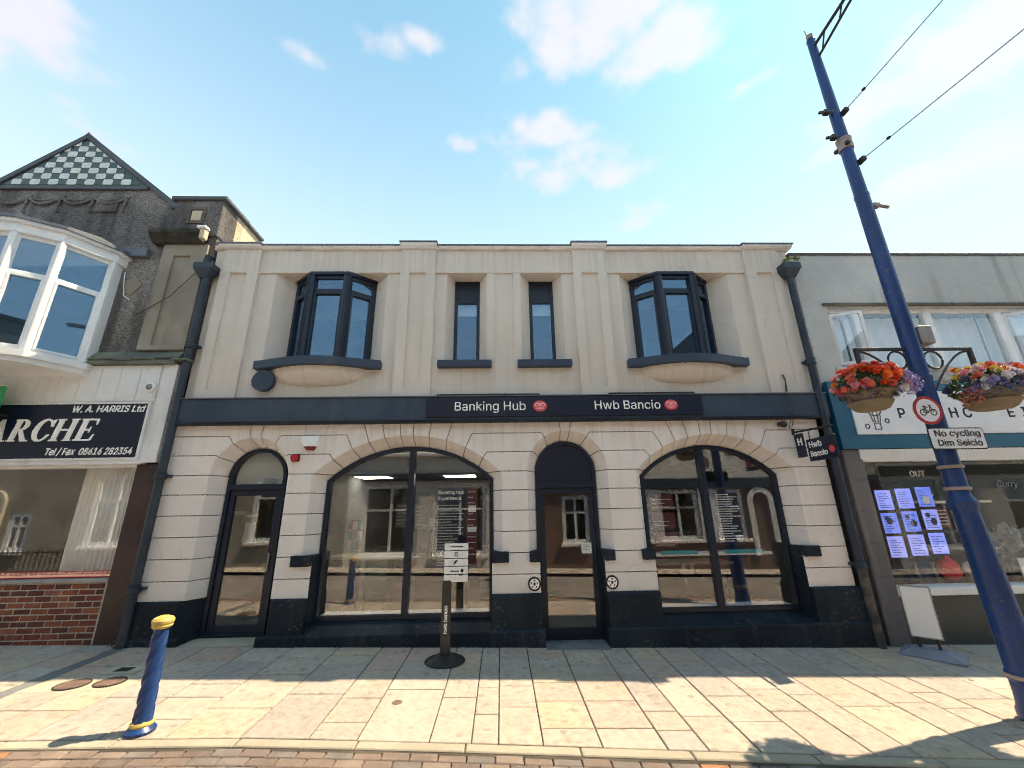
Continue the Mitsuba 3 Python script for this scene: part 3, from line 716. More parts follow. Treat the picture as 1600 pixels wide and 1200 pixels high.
# signs on the fascia ---------------------------------------------------------
def emblem(k, cx, cz, rx, rz, y):
    part(k, 'emblem', prism(ell(cx, cz, rx, rz), y - .006, y), 'emblem_red', label='red oval emblem with pale strokes')
    sg = [ell(cx - rx * .42, cz + rz * .25, rx * .34, rz * .36).difference(ell(cx - rx * .40, cz + rz * .2, rx * .22, rz * .2)), ell(cx + rx * .42, cz + rz * .25, rx * .34, rz * .36).difference(ell(cx + rx * .40, cz + rz * .2, rx * .22, rz * .2)),
          ell(cx, cz - rz * .40, rx * .55, rz * .20).difference(ell(cx, cz - rz * .36, rx * .42, rz * .09)), sbox(cx - rx * .06, cz - rz * .2, cx + rx * .06, cz + rz * .6)]
    part(k, 'emblem_stroke', cat([prism(g, y - .009, y - .0055) for g in sg]), 'emblem_pink')
k = thing('shop_sign', 'dark navy fascia sign reading Banking Hub and Hwb Bancio with red emblems', 'sign')
part(k, 'panel', box(-1.155, 3.19, -.128, -.098, 3.125, 3.440, .004), 'navy_sign')
part(k, 'lettering', text('Banking Hub', .137, -.725, -.128, 3.225, .006), 'white_letter')
part(k, 'lettering', text('Hwb Bancio', .137, 1.46, -.128, 3.225, .006), 'white_letter')
emblem(k, .615, 3.285, .108, .088, -.128); emblem(k, 2.685, 3.285, .105, .085, -.128)

# projecting sign, on its bracket
k = thing('hanging_sign', 'navy hanging sign reading Hwb Bancio on an iron arm beside the right arch', 'sign')
SX = 4.63
part(k, 'arm', cat(tube([(SX, .0, 2.84), (SX, -.80, 2.80)], .016, 8), tube([(SX, -.0, 2.80), (SX, -.02, 2.90)], .02, 8)), 'black_plastic')
def yz_panel(y0, y1, z0, z1, x, t): return box(x - t, x + t, y0, y1, z0, z1, .003)
part(k, 'small_panel', yz_panel(-.20, -.02, 2.44, 2.80, SX, .012), 'navy_sign')
bp = yz_panel(-.79, -.26, 2.36, 2.68, SX, .018); part(k, 'panel', bp, 'navy_sign')
for yy in (-.33, -.72): part(k, 'hanger', tube([(SX, yy, 2.81), (SX, yy, 2.67)], .007, 6), 'iron')
def on_side(m):  # from facing -y to facing -x at SX
    m.apply_transform(trimesh.transformations.rotation_matrix(-PI / 2, [0, 0, 1])); return m
def side_text(s, h, y, z, x): 
    m = text(s, h, 0, 0, 0, .004, True); v = m.vertices.copy(); m.vertices = np.stack([v[:, 1] + x, y - v[:, 0], v[:, 2] + z], 1); return m
part(k, 'lettering', side_text('Hwb', .085, -.30, 2.555, SX - .018), 'white_letter')
part(k, 'lettering', side_text('Bancio', .075, -.30, 2.425, SX - .018), 'white_letter')
e = prism(ell(0, 0, .05, .05), -.006, 0); v = e.vertices.copy(); e.vertices = np.stack([v[:, 1] + SX - .018, -.72 - v[:, 0], v[:, 2] + 2.49], 1); part(k, 'emblem', e, 'emblem_red')
part(k, 'lettering', side_text('H', .11, -.07, 2.62, SX - .012), 'white_letter')

# alarm boxes, lights, cameras, push pads
k = thing('alarm_box', 'white wall alarm box with dark red base above the pier', 'alarm box')
part(k, 'cover', tri(m3.Manifold.hull_points(np.array([[-2.89 + a * w, y, z] for a in (-1, 1) for (w, y, z) in [(.13, 0, 2.875), (.125, -.07, 2.868), (.14, 0, 2.80), (.135, -.08, 2.80), (.085, 0, 2.71), (.08, -.085, 2.71)]], np.float32))), 'white_paint')
part(k, 'lamp', tri(m3.Manifold.hull_points(np.array([[-2.89 + a * w, y, z] for a in (-1, 1) for (w, y, z) in [(.083, 0, 2.709), (.078, -.083, 2.709), (.05, 0, 2.655), (.045, -.06, 2.655)]], np.float32))), 'red_dark')
k = thing('fire_sounder', 'small dark red sounder below the white alarm box', 'sounder')
part(k, 'base', box(-3.155, -3.035, -.03, -.0, 2.49, 2.60, .008), 'red_dark')
part(k, 'horn', lathe([(0, -.05), (.04, -.05), (.05, -.02), (.05, .03), (0, .03)], n=20).apply_transform(trimesh.transformations.rotation_matrix(PI / 2, [1, 0, 0])).apply_translation((-3.095, -.055, 2.545)), 'red_paint', smooth=30)
k = thing('security_camera', 'small black dome camera beside the hanging sign', 'camera')
part(k, 'bracket', box(4.40, 4.47, -.08, .0, 2.94, 3.0, .01), 'black_plastic')
part(k, 'dome', trimesh.creation.icosphere(2, .052).apply_translation((4.435, -.11, 2.955)), 'black_plastic', smooth=True)
part(k, 'cable', tube([(4.45, -.02, 2.95), (4.53, -.02, 2.90), (4.60, -.02, 2.88)], .008, 6), 'upvc')
for (x, lab) in [(.455, 'round black and white door push pad left of the main door'), (1.555, 'round black and white door push pad right of the main door')]:
    k = thing('push_pad', lab, 'push pad', 'push pads beside the main door')
    for nme, r, y, mm in [('rim', .092, -.012, 'black_letter'), ('face', .068, -.016, 'white_letter'), ('symbol', .018, -.019, 'black_letter')]:
        part(k, nme, prism(ell(x, .744, r, r), y, .0 if nme == 'rim' else y + .004), mm)
    for a in range(5):
        ang = a * 2 * PI / 5 + .3; part(k, 'mark', prism(ell(x + .045 * math.cos(ang), .744 + .045 * math.sin(ang), .011, .011, 10), -.019, -.0158), 'black_letter')
k = thing('notice', 'white rounded notice behind the glass of the left arched door', 'notice')
part(k, 'sheet', box(-4.16, -3.99, .8, .806, 1.30, 1.62), 'paper'); part(k, 'frame', box(-4.20, -3.95, .807, .82, 1.24, 1.68), 'timber')
k = thing('strip_label', 'pair of thin white strips behind the glass of the left arched door', 'label')
part(k, 'sheet', box(-4.36, -4.20, .8, .806, 1.74, 1.80), 'paper'); part(k, 'sheet', box(-4.17, -3.97, .8, .806, 1.70, 1.735), 'paper')
k = thing('notice', 'white paper notice taped to the main door glass', 'notice')
part(k, 'sheet', box(1.205, 1.355, .283, .286, 1.10, 1.25), 'paper')
part(k, 'print', cat([box(1.225, 1.225 + w, .2815, .283, z, z + .008) for z, w in [(1.22, .1), (1.195, .11), (1.17, .08), (1.145, .1)]]), 'object_grey')

# interior of the hub ------------------------------------------------------------
part(hub, 'partition', cat(box(-3.10, -2.98, .36, 5.2, .03, 2.85), box(.18, .26, .36, 3.2, .03, 2.85), box(1.72, 1.80, .36, 2.0, .03, 2.85)), 'room_grey')
part(hub, 'partition', box(-2.98, 5.0, 5.2, 5.3, .03, 2.85), 'room_dark')
part(hub, 'partition', box(-4.7, -3.06, 2.4, 2.5, .03, 2.85), 'room_grey')
for (x, y, w, d, lab) in [(-2.62, 2.4, .62, .55, 'bright ceiling light panel behind the left half of the left arch window'), (-.85, 2.4, .62, .55, 'bright ceiling light panel behind the right half of the left arch window'),
                          (2.75, 2.0, .28, .2, 'small ceiling light behind the right arch window')]:
    k = thing('ceiling_light', lab, 'ceiling light', 'ceiling lights inside the hub')
    part(k, 'frame', prism(sbox(x - w / 2 - .02, 0, x + w / 2 + .02, 1), y, y + .01) if False else box(x - w / 2 - .02, x + w / 2 + .02, y - d / 2 - .02, y + d / 2 + .02, 2.43, 2.445), 'white_paint')
    part(k, 'diffuser', box(x - w / 2, x + w / 2, y - d / 2, y + d / 2, 2.418, 2.429), 'white_paint', emitter=lamp((2.0, 1.75, 1.3)))
part(hub, 'dropped_ceiling', cat(box(-2.98, .18, .75, 5.2, 2.44, 2.50), box(1.80, 5.0, .75, 5.2, 2.44, 2.50)), 'room_ceiling')
part(hub, 'bulkhead', cat(box(-2.98, .18, .70, .75, 2.40, 2.86), box(1.80, 5.0, .70, .75, 2.40, 2.86)), 'room_dark')
k = thing('counter', 'green service counter inside the left arch window', 'counter')
part(k, 'cabinet', box(-2.45, -1.95, 1.3, 1.8, .03, .98, .01), 'desk_green'); part(k, 'worktop', box(-2.95, -1.7, 1.2, 1.85, .985, 1.03, .006), 'desk_top')
part(k, 'leg', box(-2.36, -2.28, 1.15, 1.2, .03, .98), 'object_grey')
k = thing('monitor', 'dark flat screen with pale surround beside the green counter', 'monitor')
part(k, 'bezel', box(-1.9, -1.42, 2.0, 2.04, .62, .98, .006), 'object_grey'); part(k, 'screen', box(-1.86, -1.46, 1.99, 2.0, .66, .94), 'screen'); part(k, 'stand', box(-1.7, -1.62, 2.02, 2.06, .03, .63), 'object_grey')
k = thing('poster', 'dark information poster with white heading inside the left arch window', 'poster')
part(k, 'sheet', box(-1.03, -.55, .42, .435, .88, 2.10), 'navy_sign')
part(k, 'sheet', box(-.548, -.38, .42, .435, .95, 2.10), 'maroon_poster')
part(k, 'lettering', text('Banking Hub', .05, -1.0, .42, 2.0, .003, True), 'white_letter'); part(k, 'lettering', text('Experience', .05, -1.0, .42, 1.91, .003, True), 'white_letter')
rr = random.Random(5)
part(k, 'print', cat([box(-1.0, -1.0 + rr.uniform(.22, .42), .417, .42, z, z + .012) for z in np.linspace(1.82, .95, 22)] + [box(-.53, -.53 + rr.uniform(.08, .13), .417, .42, z, z + .014) for z in np.linspace(2.02, 1.1, 12)]), 'poster_line')
part(k, 'picture', cat(box(-.52, -.40, .416, .42, 1.72, 1.82), box(-.53, -.39, .416, .42, 1.43, 1.5)), 'paper')
k = thing('bollard_stand', 'slim dark post with round base standing inside the left arch window', 'stand')
part(k, 'post', box(-.62, -.55, .75, .82, .06, 1.0, .01), 'black_plastic'); part(k, 'base', lathe([(0, 0), (.15, 0), (.15, .03), (0, .05)], (-.585, .785, .03), 24), 'black_plastic')
for x, z0, z1, g in [(-2.6, 1.35, 1.95, 0), (-2.1, 1.3, 1.9, 1), (-1.75, 1.25, 1.6, 2)]:
    k = thing('wall_panel', ['grey notice board on the back wall nearest the alarm side', 'grey notice board on the back wall behind the green counter', 'small grey notice board on the back wall beside the mullion'][g], 'notice board', 'boards inside the hub')
    part(k, 'board', box(x - .2, x + .2, 5.13, 5.17, z0, z1), 'object_grey')
    part(k, 'print', cat([box(x - .17, x - .17 + rr.uniform(.1, .3), 5.122, 5.13, z, z + .03) for z in np.linspace(z0 + .08, z1 - .08, 6)]), 'paper')
for i, x in enumerate((-1.25, -.98, -.4)):
    k = thing('cubicle_door', ['tall dark cubicle door behind the mullion', 'tall dark cubicle door behind the poster', 'tall dark cubicle door right of the poster'][i], 'door', 'cubicle doors inside the hub')
    part(k, 'panel', box(x - .12, x + .12, 4.0, 4.05, .03, 2.3), 'room_dark'); part(k, 'edge', box(x + .122, x + .14, 3.98, 4.05, .03, 2.3), 'object_grey')
for (x_, y_, lab) in [(-2.55, 2.9, 'dark office chair behind the green counter'), (-.2, 2.6, 'dark office chair at the right of the left arch window'), (3.6, 2.4, 'dark office chair behind the right arch window')]:
    k = thing('office_chair', lab, 'chair'); part(k, 'seat', box(x_ - .24, x_ + .24, y_ - .22, y_ + .22, .44, .50, .02), 'black_plastic'); part(k, 'backrest', box(x_ - .22, x_ + .22, y_ + .2, y_ + .26, .6, 1.05, .03), 'black_plastic')
    part(k, 'stem', tube([(x_, y_, .10), (x_, y_, .44)], .03, 8), 'galv')
    for a in range(5): part(k, 'foot', tube([(x_, y_, .10), (x_ + .26 * math.cos(a * 1.257), y_ + .26 * math.sin(a * 1.257), .06)], .018, 6), 'galv')
k = thing('leaflet_stand', 'pale stand of leaflets left of the green counter', 'leaflet stand')
part(k, 'board', box(-2.9, -2.62, 1.9, 1.94, 1.05, 1.62), 'object_grey')
for r_ in range(3):
    for c_ in range(3): part(k, 'leaflet', box(-2.88 + c_ * .09, -2.80 + c_ * .09, 1.88, 1.9, 1.09 + r_ * .18, 1.23 + r_ * .18), ['paper', 'teal_top', 'maroon_poster'][(r_ + c_) % 3])
k = thing('desk', 'pale desk with papers seen through the right arch window', 'desk')
part(k, 'top', box(2.4, 4.2, 1.6, 2.2, .74, .78, .006), 'desk_top')
for x_ in (2.5, 4.1): part(k, 'leg', box(x_ - .03, x_ + .03, 1.85, 1.91, .03, .74), 'object_grey')
k = thing('wall_screen', 'lit pale screen on the back wall behind the right arch window', 'screen'); part(k, 'frame', box(2.6, 3.5, 4.0, 4.04, 1.3, 1.9, .01), 'black_plastic'); part(k, 'face', box(2.64, 3.46, 3.992, 4.0, 1.34, 1.86), 'card_blue', emitter=lamp((.10, .13, .17)))
# right window display
k = thing('window_poster', 'maroon and white window poster at the left of the right arch window', 'poster')
for z in (1.70, 1.42, 1.13): part(k, 'sheet', box(2.38, 2.78, .50, .51, z, z + .24), 'maroon_poster')
part(k, 'print', cat([box(2.42, 2.42 + rr.uniform(.2, .32), .495, .5, z, z + .012) for z in (1.17, 1.22, 1.46, 1.52, 1.74, 1.80, 1.86)]), 'poster_line')
k = thing('window_leaflet_rack', 'leaflet board of white text lines behind the right half of the right arch window', 'display board')
part(k, 'board', box(3.5, 3.95, .60, .61, 1.15, 1.98), 'navy_sign')
part(k, 'print', cat([box(3.53, 3.53 + rr.uniform(.2, .38), .595, .6, z, z + .016) for z in np.linspace(1.2, 1.92, 20)]), 'paper')
k = thing('display_shelf', 'white shelf with teal edge inside the right arch window', 'shelf')
part(k, 'shelf', box(2.2, 4.2, .42, .70, 1.02, 1.06), 'white_paint'); part(k, 'edge', box(2.45, 3.02, .405, .42, 1.045, 1.10), 'teal_top'); part(k, 'edge', box(3.45, 4.05, .405, .42, 1.045, 1.10), 'teal_top')
k = thing('wall_socket_box', 'pale square box fixed below the teal shelf', 'box'); part(k, 'box', box(2.80, 3.0, .55, .60, .74, .92, .01), 'object_grey'); part(k, 'dial', prism(ell(2.9, .84, .04, .04), .54, .551), 'black_letter')

# ------------------------------------------------------------------ left building
lb = thing('corner_shop', 'dark roughcast building with checkered gable and white bay window', 'building')
AP, GR, GL = (-7.845, 8.775), (-5.80, 7.125), (-9.95, 7.007)
gpoly = Polygon([(-12.5, 3.95), (-5.02, 3.95), (-5.02, 7.17), (-5.80, 7.10), (-7.845, 8.72), (-9.93, 6.98), (-12.5, 6.98)])
lw = part(lb, 'wall', prism(gpoly, .0, .35), 'roughcast')
def strip(p, q, w, y0, y1):
    p, q = np.array(p), np.array(q); d = (q - p) / np.linalg.norm(q - p); n = np.array([-d[1], d[0]])
    return prism(Polygon([p, q, q + n * w, p + n * w]), y0, y1)
gc = part(lb, 'gable_coping', strip(GR, AP, .09, -.05, .42), 'slate')
part(gc, 'left_slope', strip(AP, GL, .09, -.052, .42), 'slate')
part(gc, 'ridge_piece', prism(Polygon([(-7.91, 8.71), (-7.78, 8.71), (-7.845, 8.80)]), -.056, .43), 'slate')
part(gc, 'kneeler', box(-5.95, -5.72, -.06, .4, 7.06, 7.17, .02), 'slate')
tp = part(lb, 'gable_panel', prism(Polygon([(-9.20, 7.545), (-6.49, 7.545), (-7.855, 8.67)]), -.022, .0), 'tile_green', label='checkered tile panel in the gable')
TP = Polygon([(-9.10, 7.575), (-6.57, 7.575), (-7.855, 8.645)])
cw, ch = .163, .128
for r in range(9):
    for c in range(-10, 11):
        x0 = -7.855 + (c - .5) * cw; z0 = 7.578 + r * ch
        white = (r + c) % 2 == 0
        rr_ = sbox(x0 + .004, z0 + .004, x0 + cw - .004, z0 + ch - .004)
        if white: rr_ = sbox(x0 - .006, z0 + .003, x0 + cw + .006, z0 + ch - .003).buffer(-.028).buffer(.028)
        q = rr_.intersection(TP)
        if q.is_empty or q.area < .003: continue
        q = max(getattr(q, 'geoms', [q]), key=lambda g: g.area)
        y = -.034 if white else -.028
        part(tp, 'tile', prism(q, y - .001 * ((r * 7 + c * 3) % 3), -.022), 'tile_white' if white else 'tile_green')
part(lb, 'gable_string', box(-9.3, -6.45, -.05, .0, 7.47, 7.543, .01), 'slate')
# plaster swags
def blob_(c, r):
    m = trimesh.creation.icosphere(2, r); m.apply_scale([1, .6, 1]); m.apply_translation(c); return m
def garland(x0, x1, z, dip, r): return tube([(x0 + (x1 - x0) * t, -.01 - .03 * math.sin(PI * t), z - dip * math.sin(PI * t)) for t in np.linspace(0, 1, 13)], r, 8)
sw = part(lb, 'swag', garland(-9.1, -8.52, 7.30, .16, .024), 'roughcast', smooth=40, label='plaster swags below the gable')
for i in range(1, 4):
    part(sw, 'loop', garland(-9.1 + .58 * i, -8.52 + .58 * i, 7.30, .16, .024), 'roughcast', smooth=40)
    part(sw, 'upper_loop', garland(-9.1 + .58 * i, -8.52 + .58 * i, 7.31, .09, .014), 'roughcast', smooth=40)
for i in range(4):
    part(sw, 'tassel', tube([(-8.52 + .58 * i, -.02, 7.31), (-8.52 + .58 * i, -.03, 7.15), (-8.52 + .58 * i, -.02, 6.98)], .020, 8), 'roughcast', smooth=40)
    part(sw, 'rosette', blob_((-8.52 + .58 * i, -.02, 7.32), .05), 'roughcast', smooth=True)
part(sw, 'cartouche', box(-7.30, -6.90, -.04, .0, 6.98, 7.34, .02), 'roughcast')
# parapet block and pilaster on the right
pb = part(lb, 'parapet_pier', box(-5.86, -5.0, -.05, .55, 6.47, 7.21, .01), 'roughcast')
part(pb, 'cap', box(-5.92, -4.93, -.10, .62, 7.21, 7.285, .012), 'slate')
part(pb, 'motif', prism(sbox(-5.58, 6.72, -5.28, 7.05).difference(sbox(-5.54, 6.76, -5.32, 7.01)), -.068, -.05), 'old_stone')
part(pb, 'motif_stone', box(-5.52, -5.34, -.062, -.05, 6.78, 6.99, .006), 'cream_render')
part(lb, 'capital', yz_prism([(-.20, 6.36), (-.24, 6.40), (-.24, 6.47), (.0, 6.50), (.0, 6.27), (-.12, 6.28)], -6.02, -5.16), 'mossy_stone')
part(lb, 'light_box', box(-5.13, -5.04, -.27, -.17, 6.26, 6.44, .01), 'cream_render')
part(lb, 'floodlight', cat(box(-5.18, -5.02, -.30, -.18, 6.45, 6.50, .012), tube([(-5.1, -.2, 6.5), (-5.16, -.1, 6.56), (-5.2, -.03, 6.52)], .02, 8)), 'upvc')
pp = part(lb, 'pilaster', prism(sbox(-5.85, 4.30, -5.10, 6.28).difference(sbox(-5.65, 4.38, -5.36, 6.06)), -.055, .0), 'buff_stone')
part(pp, 'panel', box(-5.651, -5.359, -.015, .0, 4.379, 6.061), 'buff_stone')
part(lb, 'diamond_plaque', prism(Polygon([(-6.40, 5.50), (-6.235, 5.30), (-6.08, 5.50), (-6.235, 5.69)]), -.025, .0), 'buff_stone')
part(lb, 'cable', tube([(-6.42, -.02, 5.75), (-6.38, -.02, 5.5), (-6.33, -.02, 5.3), (-6.22, -.02, 5.22)], .008, 6), 'upvc')
part(lb, 'cable', tube([(-6.0, -.07, 4.9), (-5.5, -.09, 5.25), (-5.1, -.14, 5.7)], .006, 6), 'iron')
# side wall above the neighbour, roof, chimney stub
part(lb, 'side_wall', box(-5.16, -5.0, .36, 1.05, 5.9, 7.2), 'cream_render', label='sunlit cream return of the parapet')
part(lb, 'side_cap', box(-5.22, -4.93, .63, 1.12, 7.2, 7.26, .01), 'slate')
part(lb, 'chimney_stub', box(-5.3, -4.92, 1.25, 1.9, 5.9, 7.05, .02), 'old_stone')
rf = tri(m3.Manifold.hull_points(np.array([[-5.85, y, 7.1] for y in (.42, 9)] + [[-9.93, y, 7.05] for y in (.42, 9)] + [[-7.845, y, 8.66] for y in (.42, 9)], np.float32)))
part(lb, 'roof', rf, 'slate')
part(lb, 'shell', cat(box(-12.5, -12.3, .36, 9, -.3, 7.0), box(-12.3, -5.17, 8.8, 9, -.3, 7.0), box(-12.3, -5.17, .36, 8.8, 6.7, 6.98), box(-5.16, -5.02, .4, 9, -.3, 5.9), box(-12.3, -5.17, .36, 8.8, 3.6, 3.9), box(-12.3, -5.17, 3.0, 3.1, -.2, 6.7)), 'room_dark')
part(lb, 'shop_floor', box(-12.3, -5.17, .3, 3, -.3, .75), 'room_dark')
# bay window
bw = part(lb, 'bay_window', box(-8.0, -7.8, -.6, -.5, 3.9, 3.95), 'upvc', label='white bow window with slate roof')
bv = [(-9.19, -.16), (-8.89, -.69), (-8.47, -.95), (-7.84, -1.06), (-7.22, -.95), (-6.80, -.69), (-6.49, -.16)]
bv2 = [(-9.19, .02)] + bv + [(-6.49, .02)]
part(bw, 'return_panel', box(-6.53, -6.485, -.16, .0, 4.02, 5.83, .004), 'upvc')
for P, Q in zip(bv[:-1], bv[1:]):
    facet(bw, P, Q, 4.02, 5.83, [5.22], m='upvc', fw=.058, sash=.03)
for (x, y) in bv: part(bw, 'mullion', lathe([(.05, 4.02), (.05, 5.83)], (x, y - .015, 0), 10) if False else box(x - .05, x + .05, y - .055, y + .03, 4.02, 5.83, .018), 'upvc')
def off_poly(pts, d): return Polygon(pts).buffer(d, join_style=2)
ring = bv2
for nme, d, z0, z1, m in [('cornice', .06, 5.83, 5.97, 'upvc'), ('cornice_lip', .11, 5.97, 6.02, 'white_board'), ('roof_edge', .14, 6.02, 6.07, 'lead'), ('cill', .09, 3.93, 4.02, 'upvc'), ('cill_base', .05, 3.85, 3.93, 'white_board')]:
    g = off_poly(ring, d).intersection(sbox(-20, -3, 0, -.001)); e = trimesh.creation.extrude_polygon(g, z1 - z0, engine='earcut'); e.apply_translation((0, 0, z0)); part(bw, nme, e, m)
g1 = np.array(off_poly(ring, .14).intersection(sbox(-20, -3, 0, -.001)).exterior.coords); g2 = np.array(off_poly(ring, -.25).intersection(sbox(-20, -3, 0, -.001)).exterior.coords)
part(bw, 'roof', tri(m3.Manifold.hull_points(np.array([[a, b, 6.07] for a, b in g1] + [[a, b * .6, 6.34] for a, b in g2], np.float32))), 'slate')
part(lb, 'flashing', box(-6.50, -6.08, -.10, .0, 6.02, 6.18, .01), 'lead')
part(lb, 'bay_floor', box(-8.7, -7.0, -.35, .36, 3.86, 3.92), 'room_dark')
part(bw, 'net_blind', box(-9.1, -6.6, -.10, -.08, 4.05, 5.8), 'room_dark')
# slate ledge over the white boarding
ld = part(lb, 'ledge', yz_prism([(-.17, 4.03), (-.17, 4.07), (-.03, 4.26), (.0, 4.28), (.0, 4.03)], -12.4, -5.10), 'moss_slate')
for i, x in enumerate(np.arange(-6.9, -5.15, .29)):
    part(ld, 'slate', rotz(box(x, x + .27, -.19, -.02, 4.075 + .02 * (i % 3), 4.10 + .02 * (i % 2), .004), .04 * ((i * 7) % 3 - 1), (x, 0, 0)), 'moss_slate')
# white fascia boards
fa = part(lb, 'shop_fascia', box(-12.4, -5.09, -.06, .0, 2.53, 4.03), 'white_board')
x = -8.7; bi = 0
br = random.Random(3)
while x < -5.32:
    w = .155 if x < -6.9 else .30
    if x + w > -5.30: w = -5.305 - x
    if w > .05: part(fa, 'board', box(x, x + w - .006, -.082 - .002 * (bi % 2), -.06, 3.44, 4.02, .004), 'white_board')
    x += w; bi += 1
part(fa, 'corner_post', box(-5.30, -5.09, -.09, .0, 2.50, 4.03, .004), 'white_board')
part(fa, 'lower_rail', box(-12.4, -5.30, -.085, .0, 2.48, 2.545, .004), 'white_board')
part(fa, 'sign_frame', prism(sbox(-9.5, 2.545, -5.36, 3.425).difference(sbox(-9.46, 2.575, -5.40, 3.395)), -.10, -.06), 'white_board')
# downlight on the fascia
k = thing('fascia_light', 'small round grey light on the white shop boarding', 'light')
part(k, 'ring', lathe([(.0, -.01), (.075, -.01), (.075, .02), (0, .02)], n=24).apply_transform(trimesh.transformations.rotation_matrix(PI / 2, [1, 0, 0])).apply_translation((-5.43, -.10, 3.66)), 'white_paint', smooth=30)
part(k, 'lens', trimesh.creation.icosphere(2, .05).apply_translation((-5.435, -.11, 3.655)), 'object_grey', smooth=True)
# the shop's sign
k = thing('shop_sign', 'navy shop sign with big italic white letters ending in ARCHE', 'sign')
part(k, 'panel', box(-9.46, -5.40, -.085, -.06, 2.575, 3.395), 'navy_sign')
def italic(poly, sh=.22): return affinity.affine_transform(poly, [1, sh, 0, 1, 0, 0])
def glyph(ch):
    S = .085
    def bar(x0, x1, z0=0., z1=1.): return sbox(x0, z0, x1, z1)
    def serif(x0, x1, z): return sbox(x0 - .07, z, x1 + .07, z + S * .75)
    if ch == 'A':
        o = Polygon([(.0, 0), (.36, 1), (.52, 1), (.86, 0), (.62, 0), (.40, .74), (.10, 0)]); o = o.union(sbox(.16, .27, .62, .35))
        return o.union(serif(.0, .12, 0)).union(serif(.60, .88, 0)), .98
    if ch == 'R':
        bowl = ell(.40, .74, .36, .26).difference(ell(.38, .74, .15, .19)).intersection(sbox(.30, 0, 1, 1.1))
        o = bar(.1, .36).union(bowl).union(sbox(.3, .925, .42, 1)).union(sbox(.3, .48, .42, .555)).union(Polygon([(.36, .52), (.54, .52), (.95, 0), (.68, 0)]))
        return o.union(serif(.1, .36, 0)).union(sbox(.03, .935, .3, 1)).union(sbox(.68, 0, 1.0, .065)), 1.0
    if ch == 'C':
        o = ell(.47, .5, .45, .52).difference(ell(.52, .5, .24, .43)).difference(sbox(.62, .30, 1.1, .66))
        return o.union(Polygon([(.80, .64), (.86, .64), (.90, 1.0), (.84, .98), (.66, .92)])), .93
    if ch == 'H':
        o = bar(.08, .33).union(bar(.70, .95)).union(sbox(.3, .455, .72, .545))
        for a, b in ((.08, .33), (.70, .95)): o = o.union(serif(a, b, 0)).union(serif(a, b, 1 - S * .75))
        return o, 1.08
    if ch == 'E':
        o = bar(.1, .36).union(sbox(.1, 0, .8, .075)).union(sbox(.1, .925, .8, 1)).union(sbox(.3, .46, .62, .54))
        o = o.union(Polygon([(.72, .02), (.86, .02), (.90, .30), (.84, .30)])).union(Polygon([(.70, .98), (.84, .98), (.84, .72), (.78, .72)])).union(Polygon([(.56, .36), (.62, .36), (.62, .64), (.56, .64)]))
        return o.union(sbox(.02, 0, .2, .075)).union(sbox(.02, .925, .2, 1)), .95
    if ch == 'M':
        o = bar(.08, .18).union(bar(.86, 1.1)).union(Polygon([(.08, 1), (.36, 1), (.66, .25), (.58, 0), (.50, 0)])).union(Polygon([(.50, 0), (.62, 0), (1.0, 1), (.88, 1)]))
        return o.union(serif(.08, .18, 0)).union(serif(.86, 1.1, 0)), 1.2
hx = .335; polys = []; x = -8.38
for chh in 'MARCHE':
    g, adv = glyph(chh); polys.append(affinity.translate(affinity.scale(italic(g), .315, hx, origin=(0, 0)), x, 2.832)); x += adv * .315 + .006
shift = -6.06 - max(q.bounds[2] for q in polys)
part(k, 'lettering', cat([prism(affinity.translate(q, shift, 0), -.092, -.085) for q in polys]), 'white_letter')
part(k, 'lettering', text('W. A. HARRIS Ltd', .098, -6.53, -.085, 3.27, .005, True, .2, sx=.97), 'white_letter')
part(k, 'lettering', text('Tel / Fax  08616 282354', .098, -6.74, -.085, 2.625, .005, True, .2, sx=.78), 'white_letter')
k = thing('green_sign', 'green board at the frame edge above the navy shop sign', 'sign')
part(k, 'panel', box(-8.6, -7.33, -.34, -.30, 2.95, 3.62, .006), 'green_paint'); part(k, 'edge', box(-8.6, -7.33, -.345, -.298, 3.62, 3.635), 'white_paint')
for x_ in (-8.2, -7.45): part(k, 'bracket', box(x_ - .02, x_ + .02, -.30, -.08, 3.2, 3.24), 'iron')
# shopfront
part(lb, 'brown_pilaster', box(-5.40, -5.07, -.03, .3, -.05, 2.48, .008), 'brown_pier')
part(lb, 'pilaster_foot', box(-5.43, -5.05, -.05, .1, -.1, .13, .01), 'buff_stone')
sh = part(lb, 'shop_window', box(-12.3, -5.40, .0, .08, 2.44, 2.48), 'upvc', label='wide shop window')
part(sh, 'pane', sheet(sbox(-12.3, .93, -5.41, 2.44), .035), 'glass_shop')
part(sh, 'cill', box(-12.3, -5.40, -.035, .25, .885, .93, .006), 'galv')
sr_ = part(lb, 'stall_riser', box(-12.3, -5.41, -.007, .25, -.2, .885), 'mortar', label='red brick wall under the shop window')
bd = random.Random(8)
bm = [box(0, .212, 0, .03, 0, .061, .004) , box(0, .1, 0, .03, 0, .061, .004)]
plys = {}
for r in range(11):
    z = .105 - .02 + r * .0755 - .03
    x = -5.43 - (.1125 if r % 2 else 0.0)
    if r % 2:
        kk = bd.randrange(4); plys.setdefault(('h', kk), mikit.ply(bm[1], f'brick_{kk}')); part(sr_, 'brick', plys[('h', kk)], None, to_world=T().translate([x + .004, -.012, z]))
    while x > -7.9:
        kk = bd.choices(range(4), [4, 3, 3, 1])[0]; plys.setdefault(('f', kk), mikit.ply(bm[0], f'brick_{kk}'))
        part(sr_, 'brick', plys[('f', kk)], None, to_world=T().translate([x - .2215, -.012 + bd.uniform(-.002, .002), z])); x -= .225
k = thing('net_curtain', 'white net curtain hanging inside the left shop window', 'curtain')
